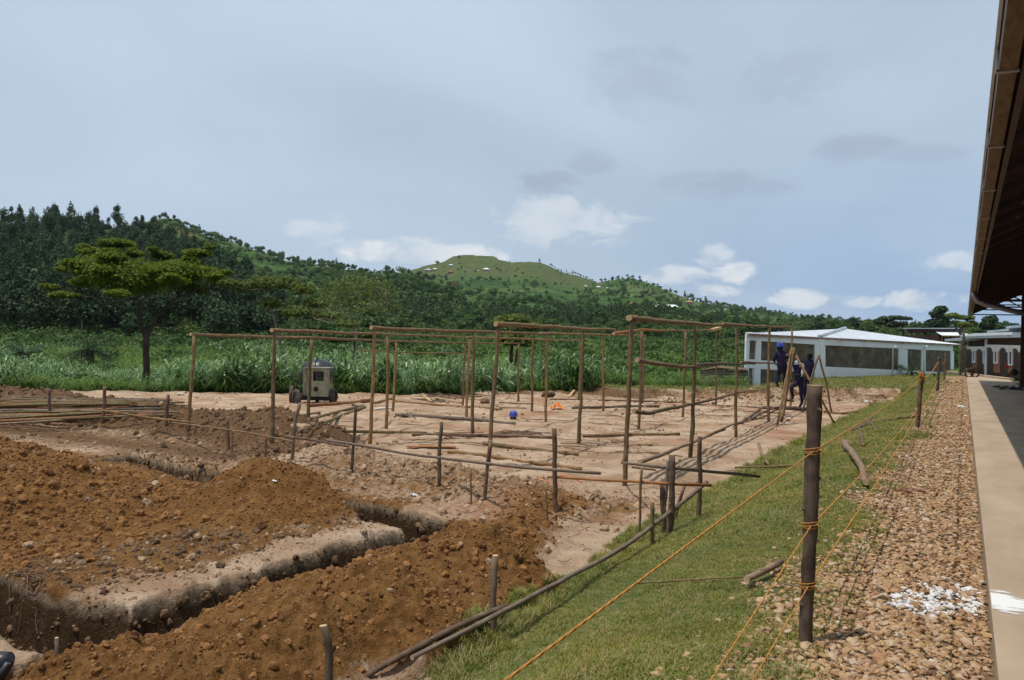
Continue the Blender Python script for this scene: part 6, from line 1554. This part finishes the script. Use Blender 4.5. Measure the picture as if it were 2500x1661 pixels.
def hillwoods():
    def grassy(px,dd,u,v):
        z=H(u,v);return ((px>980)&(px<1440)&(dd>900)&(z>66))
    def dens(px,dd,u,v):
        n=fbm(u*.012,v*.012,4,12);n2=fbm(u*.05,v*.05,3,13)
        d=ss(n+.45*n2,.0,.6)*.62+.03
        d=np.where(dd<420,np.maximum(d,.22),d)*clearhouse(px,dd,u,v)
        return np.where(grassy(px,dd,u,v),.10*d+.02*(n>0),d)
    u,v,z,px,dd,rs=scatter(22000,(360,2750),(215,1550),dens,61)
    P=np.stack([u,v,z-.2],1);k=len(u);s=rs.uniform(.35,.95,k)*(1+.35*(rs.uniform(0,1,k)<.1));R=np.stack([0*u,0*u,rs.uniform(0,6.3,k)],1)
    sc=np.stack([s*1.1,s*1.1,s],1)
    gn_scatter('hillside_trees',RND,P,R,sc,'far mass of trees covering the distant hillsides','trees')
    u,v,z,px,dd,rs=scatter(26000,(360,2750),(150,1550),lambda a,b,c,d:np.where(grassy(a,b,c,d),.16*(fbm(c*.015,d*.015,3,20)>0),.36*(fbm(c*.02,d*.02,3,19)>-.1))*clearhouse(a,b,c,d),62)
    P=np.stack([u,v,z-.3],1);k=len(u);s=rs.uniform(.35,1.0,k);R=np.stack([0*u,0*u,rs.uniform(0,6.3,k)],1)
    gn_scatter('hillside_bushes',FARB,P,R,s,'scrub and banana gardens spread over the distant slopes','bushes')
    # plantation strip of young gums across the middle
    def pd(px,dd,u,v):
        lo=np.interp(px,[950,1250,1500,1800],[255,270,300,330]);hi=lo+np.interp(px,[950,1300,1600,1800],[70,95,80,50]);return ((dd>lo)&(dd<hi))*(.5+.5*(fbm(u*.03,v*.03,3,15)>-.1))
    u,v,z,px,dd,rs=scatter(5200,(930,1800),(250,520),pd,63)
    P=np.stack([u,v,z-.2],1);k=len(u);s=rs.uniform(.5,1.0,k);R=np.stack([0*u,0*u,rs.uniform(0,6.3,k)],1)
    gn_scatter('young_gum_plantation',GUMS,P,R,s,'dense belt of young gum trees across the lower middle slope','trees')
    # ridge line trees
    def rid(px,dd,u,v): return np.where((px>960)&(px<1330),.02,.55)
    pts=[];rs=np.random.RandomState(64)
    for px in np.r_[np.arange(440,960,4.5),np.arange(1345,2650,5.)]:
        px=px+rs.uniform(-3,3);best=None
        for D_,D0,tab in RIDGES[1:]:
            xs=[a for a,b in tab];ys=[b for a,b in tab];y=np.interp(px,xs,ys)
            if best is None or y<best[0]: best=(y,D_)
        dd=best[1]*(1+rs.uniform(-.02,.02));a,b=at_az(px,dd);pts.append((a,b,gh(a,b)-.3))
    P=np.array(pts);k=len(P);s=rs.uniform(.35,1.0,k);R=np.stack([P[:,0]*0,P[:,0]*0,rs.uniform(0,6.3,k)],1)
    q=rs.uniform(0,1,k)<.25
    gn_scatter('ridge_trees',RND,P[~q],R[~q],s[~q],'line of small trees along the distant ridges','trees');gn_scatter('ridge_gums',GUMS,P[q],R[q],s[q]*1.1,'thin pointed trees along the distant ridges','trees')
hillwoods()
def lone(me,px,dd,s,label,name='tree',cat='tree',dz=-.2,grp=None,sz=None):
    u,v=at_az(px,dd);o=link(name,me,None,None,(u,v,gh(u,v)+dz));o.scale=(s,s,sz or s);o.rotation_euler=(0,0,px*.7);tag(o,label,cat,grp);return o
for px,dd,s,lb,me in [(975,895,2.0,'broad dark tree on the ridge left of the grassy summit',RND[0]),(997,900,1.5,'open crowned tree on the ridge just right of the broad one',RND[2]),(1015,900,1.6,'third small tree of the ridge clump left of the summit',RND[3]),
    (1062,1480,1.5,'lone bush on the left shoulder of the grassy summit',RND[1]),(1115,1480,1.6,'small round tree just left of the top of the grassy summit',RND[4]),(1312,1480,1.2,'single lollipop tree on the right shoulder of the grassy summit',GUMS[0]),
    (1632,1130,1.5,'pointed dark tree on the ridge above the big white roof',GUMS[1]),(1668,1130,1.5,'pointed tree right of the ridge wood',GUMS[2]),(1683,1120,1.6,'bushy tree on the ridge right of the pointed one',RND[5]),(1720,1100,1.5,'dark spire tree low on the right ridge',GUMS[3]),(1860,1050,1.6,'flat dark tree on the ridge above the pole frame end',RND[1])]:
    lone(me,px,dd,s,lb)
# houses scattered over the hills
def houses():
    RC={'w':M['roofwhite'],'r':M['rooftrim'],'o':mottled('orange_roof',[(.3,(.40,.17,.09)),(.7,(.52,.26,.15))],1,3,bump=0),'g':M['grey_roof']}
    wm=mottled('house_wall',[(.3,(.30,.20,.14)),(.7,(.42,.32,.24))],.3,3,bump=0);br=mottled('brick_wall',[(.3,(.16,.075,.045)),(.7,(.24,.12,.07))],.5,4,bump=0)
    for x,y,w,rc,lb in [(1187,663,17,'w','small house with a bright white pyramid roof below the summit'),(1100,668,14,'r','house with a rusty red roof among trees left of the white roofed house'),(1045,665,18,'g','low grey roofed house on the left slope of the summit'),
        (1062,661,12,'w','tiny white shed roof right of the grey roofed house'),(1101,651,11,'w','white roof highest on the left slope of the summit'),(1167,663,6,'w','tiny white hut just left of the bright pyramid roof'),(1107,696,28,'x','long brown brick shell without roof on the mid slope'),
        (1430,702,9,'w','small white roof left one of a pair on the right slope'),(1461,705,12,'w','white roofed house right one of a pair on the right slope'),(1482,706,7,'w','faint white roof right of the pair'),(1467,697,8,'o','reddish roof above the white pair'),
        (1628,756,46,'w','long white roofed building on the middle right slope'),(1597,755,18,'g','blue grey roof beside the long white roofed building'),(1682,744,20,'o','orange roofed house right of the long white roof'),(1542,747,15,'o','reddish brown house left of the long white roof'),(1470,736,9,'r','small brown hut on the middle slope'),(1770,758,6,'w','tiny white house far right on the slope'),(1745,763,5,'w','tiny white gable low on the right slope')]:
        p=g(x,y,False);S=D(p)/FPX;W=w*S;d=W*.55 if w>12 else W*.7;h=W*(.30 if w<30 else .14);o=p.copy();t=thing('house',lb,'house',tuple(o),'houses scattered over the hills')
        def tr(m,name,mt,par=t): 
            Q=np.array([Rh,Fh,Zz]);m.v=[tuple(np.array(v)@Q) for v in m.v];return m.build(name,mt,par)
        m=MB();m.box((0,0,h/2-1),(W*.92,d,h+2));wall=tr(m,'wall',br if rc in'xr' else wm)
        m=MB();m.box((-W*.2,-d/2-.06,h*.4),(W*.10,.1,h*.75));tr(m,'door',M['door']);m=MB();m.box((W*.15,-d/2-.06,h*.5),(W*.14,.1,h*.4));tr(m,'window',M['glass'])
        if rc!='x':
            m=MB();r=h+W*(.20 if w<30 else .12);e=W*.53;f=d*.62;q=e*.25 if w<30 else e*.9
            V=[(-e,-f,h),(e,-f,h),(e,f,h),(-e,f,h),(-q,0,r),(q,0,r)];m.add(V,[(0,1,5,4),(2,3,4,5),(0,4,3),(1,2,5)]);m.add([(a,b,c-.12) for a,b,c in V],[(4,5,1,0),(5,4,3,2),(3,4,0),(5,2,1)]);tr(m,'roof',RC[rc])
houses()
# ---- field of tall elephant grass behind the site
def reeds():
    def fn(px,dd,u,v):
        ev=np.interp(u,E_U,E_V);beyond=(v-ev)>.45+fbm(u*.7,v*.7,2,50)*.5
        n=fbm(u*.10,v*.10,3,51)
        left=np.where(px<1560,1,np.clip(1-(px-1560)/60,0,1)*.6)
        hole=((px<330)&(dd<47)|(px>300)&(px<420)&(dd<41.5))*1.
        d=np.where(dd<62,.50,.65*ss(n,-.45,.2))*left*np.where(px>1330,ss(55-dd,-6,4)*(1-ss(px,1330,1600)*.75),1)
        return beyond*d*(1-.85*hole)*(dd<(95+20*n))
    u,v,z,px,dd,rs=scatter(15000,(-150,1650),(27,112),fn,71)
    P=np.stack([u,v,z],1);k=len(u);s=rs.uniform(.6,1.35,k)*np.interp(px,[0,300,480,700,1300,1560],[.78,.62,.7,.95,.92,.65])*(1+.2*fbm(u*.4,v*.4,2,58));R=np.stack([rs.normal(0,.08,k),rs.normal(0,.08,k),rs.uniform(0,6.3,k)],1)
    print('reeds',k)
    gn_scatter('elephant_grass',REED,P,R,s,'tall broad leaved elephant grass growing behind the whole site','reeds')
    # undergrowth and weeds
    def fb(px,dd,u,v):
        ev=np.interp(u,E_U,E_V);beyond=(v-ev)>.7+fbm(u*.5,v*.5,2,50)*.8
        a=((px<400)&(dd<50))*.9+((v-ev)<3.2)*(px<1400)*1.5+((px>1280)&(dd>44))*.8+(dd>85)*np.where(px>1150,.30,.7)+.10
        ok=np.where(px>1500,dd>52,1)*np.where(px>1690,dd>78,1)
        return beyond*a*ok*np.where(u>-8.6,dd>82,1)
    u,v,z,px,dd,rs=scatter(12000,(-150,2700),(28,235),fb,72)
    P=np.stack([u,v,z],1);k=len(u);s=rs.uniform(.35,1.2,k)*np.clip(dd/70,.5,1.7)*np.where((dd<36)|((v-np.interp(u,E_U,E_V))<3.2),.6,1);R=np.stack([0*u,0*u,rs.uniform(0,6.3,k)],1)
    q=rs.uniform(0,1,k)<.2
    gn_scatter('undergrowth',BSH,P[~q],R[~q],s[~q],'leafy green undergrowth and bushes in the valley field','bushes');gn_scatter('dry_scrub',BSO,P[q],R[q],s[q],'olive and dry scrub in the valley field','bushes')
    # grass blades over the green field to the right, and weeds on the plateau
    M['meadow']=leaf_mat('meadow_grass',[(0,(.07,.13,.022)),(.5,(.13,.22,.038)),(1,(.24,.33,.08))],.3,.6,.06,(.7,.7,.8))
    SH=[reed_clump(np.random.RandomState(5+i),stems=6,leaves=5,h=.7,w=.03,mt='meadow') for i in range(3)]
    def fg(px,dd,u,v):
        ev=np.interp(u,E_U,E_V);return ((v-ev)>.4)*np.where(px>1200,1,.5)*np.where(u>-8.6,0,1)*((dd<95)|(px>1150))
    u,v,z,px,dd,rs=scatter(26000,(-100,1830),(30,230),fg,73)
    P=np.stack([u,v,z],1);k=len(u);s=rs.uniform(.7,1.6,k)*np.clip(dd/55,.8,2);R=np.stack([0*u,0*u,rs.uniform(0,6.3,k)],1)
    gn_scatter('field_grass',SH,P,R,s,'bright green field grass left of the white building','grass')
    rs=np.random.RandomState(74);n=5200;vv=rs.uniform(36,74,n);uu=rs.uniform(-20,.0,n);dd=depth_of(uu,vv)
    ln=37.2+(np.maximum(uu,-12.5)+11)*1.25+fbm(uu*.5,vv*.5,3,90)*1.2;k=((vv>ln+.2)&(uu<-1.2)&(dd<72));uu,vv=uu[k],vv[k]
    SG=[blades(rs,14,.18,.06,.16,.03,1.1) for _ in range(3)]
    for x in SG: x.materials.append(M['blade'])
    P=np.stack([uu,vv,H(uu,vv)],1);k=len(uu);gn_scatter('plateau_grass',SG,P,np.stack([0*uu,0*uu,rs.uniform(0,6.3,k)],1),rs.uniform(.6,1.3,k),'short grass on the ground before the white building','grass')
reeds()
# ---- tree builder for the distinct nearer trees
def limb(m,a,b,r0,r1,rs,bend=.12,n=5,seg_=7):
    a=np.array(a);b=np.array(b);L=np.linalg.norm(b-a);P=[]
    off=rs.normal(0,bend*L*.5,3)
    for i in range(seg_):
        t=i/(seg_-1);P.append(a+(b-a)*t+off*math.sin(t*math.pi)+(rs.normal(0,bend*L*.08,3) if 0<i<seg_-1 else 0))
    m.tube(P,np.linspace(r0,r1,seg_),n,cap=0);return P
def flat_tree():
    dd=40.;rs=np.random.RandomState(17);B=at(350,962,dd);B[2]-=.25
    t=thing('flat_topped_tree','spreading flat topped acacia with yellow green layered crown at the left','tree',tuple(B))
    Q=lambda x,y,o=0:at(x/2.8,440+y/2.8,dd+o)-B
    m=MB();fork=Q(1000,1085);m.tube([np.zeros(3),Q(1003,1300),Q(998,1180),fork],[.20,.155,.15,.17],9,cap=0)
    pads=[(800,430,140,34,0),(600,478,95,30,1),(760,520,120,40,-1),(920,500,80,34,1.5),(560,575,160,36,0),(700,615,90,34,-2),(345,728,75,22,0),(600,700,140,32,1),(450,785,120,22,-1.5),(800,775,100,30,-2.5),(930,600,110,40,2),(1110,515,100,38,1),
      (1130,620,130,44,-1),(1350,498,120,30,.5),(1440,455,45,18,.5),(1290,560,100,36,2),(1390,620,120,40,0),(1475,655,95,34,-1),(1190,688,120,36,-2),(900,680,100,38,0),(1010,725,110,32,2.5),(1320,735,110,36,1),(1500,700,70,28,1.5),(430,610,60,22,1.5),(1050,470,50,20,0)]
    hubs=[Q(950,960,-.5),Q(1070,930,.4),Q(1010,880,1),Q(960,820,-1),Q(1130,880,-.6),Q(880,800,.5),Q(1220,800,.6),Q(820,700,0)]
    m.tube([fork,Q(975,1020,-.2),hubs[0]],[.13,.11,.09],7,cap=0);m.tube([fork,Q(1035,1010,.2),hubs[1]],[.13,.11,.09],7,cap=0)
    limb(m,hubs[0],hubs[2],.07,.06,rs);limb(m,hubs[0],hubs[3],.08,.06,rs);limb(m,hubs[1],hubs[4],.08,.06,rs);limb(m,hubs[3],hubs[5],.06,.05,rs);limb(m,hubs[4],hubs[6],.07,.05,rs);limb(m,hubs[5],hubs[7],.05,.04,rs)
    bl=[];S=dd/FPX/2.8
    for (x,y,w,h,o) in pads:
        c=Q(x,y,o);bl.append((c,(w*S*.85,w*S*.85,h*S*.8),w*w));bl.append((c+np.array([rs.uniform(-.5,.5)*w*S,rs.uniform(-.6,.6)*w*S,h*S*rs.uniform(.2,.9)]),(w*S*.5,w*S*.5,h*S*.6),w*w*.35));bl.append((c+np.array([rs.uniform(-.8,.8)*w*S,rs.uniform(-.6,.6)*w*S,-h*S*rs.uniform(.2,.9)]),(w*S*.45,w*S*.45,h*S*.5),w*w*.25))
        hb=min(hubs,key=lambda q:np.linalg.norm(q-c)+ (0 if q[2]<c[2] else 3));P=limb(m,hb,c-np.array([0,0,h*S*.4]),.045,.018,rs)
        for k in range(4):
            e=c+np.array([rs.uniform(-1,1)*w*S*.8,rs.uniform(-1,1)*w*S*.8,-h*S*.2]);limb(m,P[rs.randint(3,6)],e,.016,.006,rs,n=4,seg_=5)
    m.build('trunk',M['trunk'],t)
    W_=sum(b[2] for b in bl);bl+=[(Q(900,660),(330*S,300*S,125*S),W_*.20),(Q(700,600),(200*S,200*S,90*S),W_*.12),(Q(1200,630),(230*S,200*S,80*S),W_*.14)]
    V,F,tn=leaf_cloud(rs,bl,60000,.10,flat=.3,shell=.1,aspect=1.8)
    link('crown',cloud_mesh('crown',V,F,tn,M['acacia']),t)
flat_tree()
def small_tree(name_lb,dd,base,trunks,pads,n,leaf,mt,size,tm='trunk',twigs=0,seed=3,cat='tree',name='tree',flat=.1,r0=.1,grp=None,shell=.2):
    """trunks: list of photo polylines; pads: photo ellipses carrying leaves; twigs: bare twigs per pad"""
    rs=np.random.RandomState(seed);B=at(*base,dd);gz=gh(B[0],B[1]);B[2]=min(B[2],gz)
    t=thing(name,name_lb,cat,tuple(B),grp);m=MB();S=dd/FPX;ends=[]
    for q,pl_ in enumerate(trunks):
        P=[at(x,y,dd+rs.uniform(-.2,.2)*(1 if k else 0))-B for k,(x,y) in enumerate(pl_)]
        if q==0 or pl_[0]==base: P[0]=np.array([0,0,-.3])
        rr=r0*(1 if q==0 else .6);k=len(P);m.tube(P,np.linspace(rr,rr*.35,k),7,cap=0);ends+=P[1:]
    bl=[]
    for (x,y,w,h) in pads:
        o=rs.uniform(-1,1)*w*S*1.2;c=at(x,y,dd+o)-B;bl.append((c,(w*S,w*S,h*S),w*h))
        hb=min(ends,key=lambda q:np.linalg.norm(q-c));P=limb(m,hb,c,r0*.28,r0*.1,rs)
        for k in range(3+twigs):
            e=c+np.array([rs.normal(0,.6)*w*S,rs.normal(0,.6)*w*S,rs.normal(0,.7)*h*S]);limb(m,P[rs.randint(2,6)],e,r0*.09,r0*.03,rs,n=4,seg_=5,bend=.2)
    m.build('trunk',M[tm],t)
    V,F,tn=leaf_cloud(rs,bl,n,size,flat=flat,shell=shell,aspect=1.7);link('crown',cloud_mesh('crown',V,F,tn,M[mt]),t);return t
small_tree('thin two stemmed tree with sparse yellow green leaves behind the mixer',38,(708,948),[[(708,948),(700,900),(681,831),(668,770),(641,703)],[(708,948),(716,904),(734,837),(722,800),(735,760)]],
  [(600,700,35,14),(640,690,40,16),(690,690,40,16),(740,705,35,14),(770,740,35,12),(720,760,40,14),(660,740,30,12),(800,770,40,12),(850,790,30,10),(560,690,25,10)],5200,1,'olive',.11,'trunkpale',twigs=3,seed=4,r0=.10)
small_tree('bare twiggy tree with few leaves and a dark forked trunk behind the second frame',48,(868,900),[[(868,900),(870,870),(871,830),(868,790)],[(871,830),(850,780),(820,740)],[(868,790),(890,745),(920,715)]],
  [(820,720,50,34),(870,700,60,36),(920,710,50,32),(890,750,60,24),(960,750,30,20),(800,760,40,18)],2600,1,'olive',.10,'trunkpale',twigs=16,seed=5,r0=.14)
small_tree('broad dark tree with a short trunk behind the second and third frames',56,(860,900),[[(866,900),(868,860),(865,830)]],[(820,820,45,16),(870,815,50,16),(780,800,35,14),(910,825,30,12)],4200,1,'bushleaf',.16,seed=6,r0=.2)
small_tree('light green leafy tree rising behind the beam of the fourth frame',60,(1250,905),[[(1250,905),(1248,860),(1252,830)],[(1250,905),(1262,860),(1275,830)]],[(1225,785,26,14),(1262,780,36,14),(1300,795,26,12),(1245,825,34,18),(1285,830,26,18)],4600,1,'olive',.17,seed=7,r0=.2)
small_tree('tall dark tree with ragged crown standing above the far brown buildings',170,(2290,870),[[(2290,870),(2292,810),(2296,770)]],[(2297,757,14,9),(2285,768,12,9),(2308,775,12,8),(2280,790,16,10),(2300,790,18,12),(2262,800,12,12),(2255,815,12,14),(2275,820,22,16),(2312,818,14,10)],5000,1,'gum',.55,seed=8,r0=.5)
small_tree('flat umbrella shaped dark tree on the skyline above the white roof',190,(2203,860),[[(2203,860),(2206,810),(2204,790)]],[(2165,778,18,5),(2190,776,20,4),(2215,778,12,3),(2150,785,16,7),(2180,792,18,7),(2205,790,10,4)],3600,1,'gum',.5,seed=9,r0=.4)
small_tree('pale feathery tree with open branches in front of the far brown buildings',88,(2348,870),[[(2348,870),(2347,820),(2345,795)],[(2347,820),(2330,795),(2322,775)],[(2347,810),(2362,785),(2368,772)]],[(2325,770,14,5),(2345,775,16,5),(2365,776,14,5),(2335,788,14,4),(2372,790,14,6),(2352,792,20,6)],2600,1,'olive',.22,'trunkpale',twigs=4,seed=10,r0=.22)
small_tree('dark rounded tree behind the end truss of the hall',170,(2418,860),[[(2418,860),(2419,800)]],[(2412,782,12,9),(2425,780,10,9),(2405,795,12,9),(2430,795,14,9),(2445,800,16,8),(2470,798,16,8)],4200,1,'gum',.5,seed=11,r0=.4)
for q,(x,y,w,h,dd,mt,lb) in enumerate([(1880,805,34,14,260,'gum','low spreading dark tree above the workers on the right slope'),(2000,800,30,14,250,'gum','rounded dark tree behind the middle of the white roof'),(2080,790,26,16,240,'gum','dark bushy tree behind the peak of the white roof'),(2125,798,26,18,235,'bushleaf','green bushy tree right of the roof peak'),
    (2160,815,34,14,150,'bushleaf','light green garden tree behind the right part of the white roof'),(2235,820,26,14,160,'bushleaf','green bush tree left of the tall ragged tree'),(1935,812,30,10,240,'bushleaf','pale green low tree behind the left roof slope'),(2395,800,28,9,180,'bushleaf','hedge like tree row behind the brown buildings')]):
    small_tree(lb,dd,(x,y+40),[[(x,y+40),(x+1,y+10)]],[(x-w*.5,y+3,w*.45,h*.7),(x,y,w*.5,h),(x+w*.5,y+4,w*.45,h*.7),(x-w*.2,y+h*.7,w*.6,h*.6),(x+w*.3,y+h*.8,w*.5,h*.6)],2200,1,mt,.5*dd/200,seed=20+q,r0=.3)
# palms
def palm(px,py,dd,h,nf,L,lb,seed,trunk_r=.25,mt='gum'):
    rs=np.random.RandomState(seed);B=at(px,py,dd);B[2]=gh(B[0],B[1]);t=thing('palm',lb,'palm tree',tuple(B));m=MB()
    m.tube([(0,0,-.3),(0,0,h*.5),(0,0,h)],[trunk_r*1.2,trunk_r,trunk_r*.9],9,cap=0);m.build('trunk',M['trunk'],t)
    V=[];F=[];tn=[]
    for k in range(nf):
        a=k*2.4+rs.uniform(-.3,.3);up=rs.uniform(-.5,1.1);l=L*rs.uniform(.8,1.1);dx,dy=math.cos(a),math.sin(a)
        prev=None
        for i in range(11):
            s=i/10;x=l*s*math.cos(up)*(1-.15*s);z=h+l*(s*math.sin(up)-.55*s*s);c=np.array([dx*x,dy*x,z])
            for sgn in(-1,1):
                if i<1: continue
                q=np.array([-dy,dx,0])*sgn;ll=.55*L/2.6*(1-abs(s-.45))*rs.uniform(.8,1.1);o=len(V);tip=c+q*ll+np.array([dx,dy,0])*ll*.5+np.array([0,0,-ll*.45])
                V+=[c,c+np.array([dx,dy,0])*.10,tip,tip-np.array([dx,dy,0])*.03];F.append((o,o+1,o+2,o+3));tn.append(np.clip(.4+rs.normal(0,.2),0,1))
            if prev is not None:
                o=len(V);w=np.array([-dy,dx,0])*.025;V+=[prev-w,prev+w,c+w,c-w];F.append((o,o+1,o+2,o+3));tn.append(.5)
            prev=c
    link('frond_crown',cloud_mesh('fronds',np.array(V),np.array(F),np.array(tn),M[mt]),t)
palm(215,820,64,2.2,34,3.4,'squat palm with hanging dead fronds left of the flat topped tree',31,.5)
palm(60,810,66,1.6,26,3.0,'low palm clump at the left edge behind the elephant grass',32,.4)
palm(1000+35,830,110,1.5,22,2.8,'small palm among bushes behind the second frame',33,.3,'bushleaf')
palm(1360,880,75,.4,18,1.9,'young palm bush behind the fourth frame',34,.15,'bushleaf')
palm(2226,905,66,.3,14,2.0,'leafy banana plant in the gap beside the white building',35,.12,'bushleaf')
# scaly palm trunk by the end of the walkway
def scaly():
    rs=np.random.RandomState(9);dd=58.;B=at(2256,921,dd);B=at(2349,921,dd);t=thing('scaly_palm','thick scaly palm trunk standing at the far end of the gravel','tree trunk',tuple(B))
    S=dd/FPX;h=80*S;m=MB();m.tube([(0,0,-.2),(0,0,h*.6),(.03,0,h),(.02,0,h*1.5)],[.19,.18,.13,.04],10);m.build('trunk',M['bark_grey'] if False else M['trunk'],t)
    m=MB()
    for z in np.arange(.1,h*.95,.10):
        for q in range(7):
            a=q*.9+z*5+rs.uniform(-.1,.1);r=.17;c=np.array([math.cos(a)*r,math.sin(a)*r,z]);o=np.array([math.cos(a),math.sin(a),0])
            m.bar(c,c+o*.09+np.array([0,0,.07]),.07,.03)
    m.build('bark_scales',M['trunkpale'],t)
    m=MB();m.lathe([(.34,0),(.36,.05),(.34,.09),(.2,.1)],14);m.build('painted_ring',M['paint_white'],t)
scaly()
# ------------------------------------------------------------------ air
def haze():
    m=bpy.data.materials.new('haze');m.use_nodes=True;nt=m.node_tree;nt.nodes.clear();o=nt.nodes.new('ShaderNodeOutputMaterial');v=nt.nodes.new('ShaderNodeVolumePrincipled')
    v.inputs['Density'].default_value=.00006;v.inputs['Color'].default_value=(.80,.90,1,1);nt.links.new(v.outputs[0],o.inputs['Volume'])
    b=MB();b.box((0,0,200),(15000,15000,412));x=b.build('haze',m);tag(x,kind='stuff')
haze()
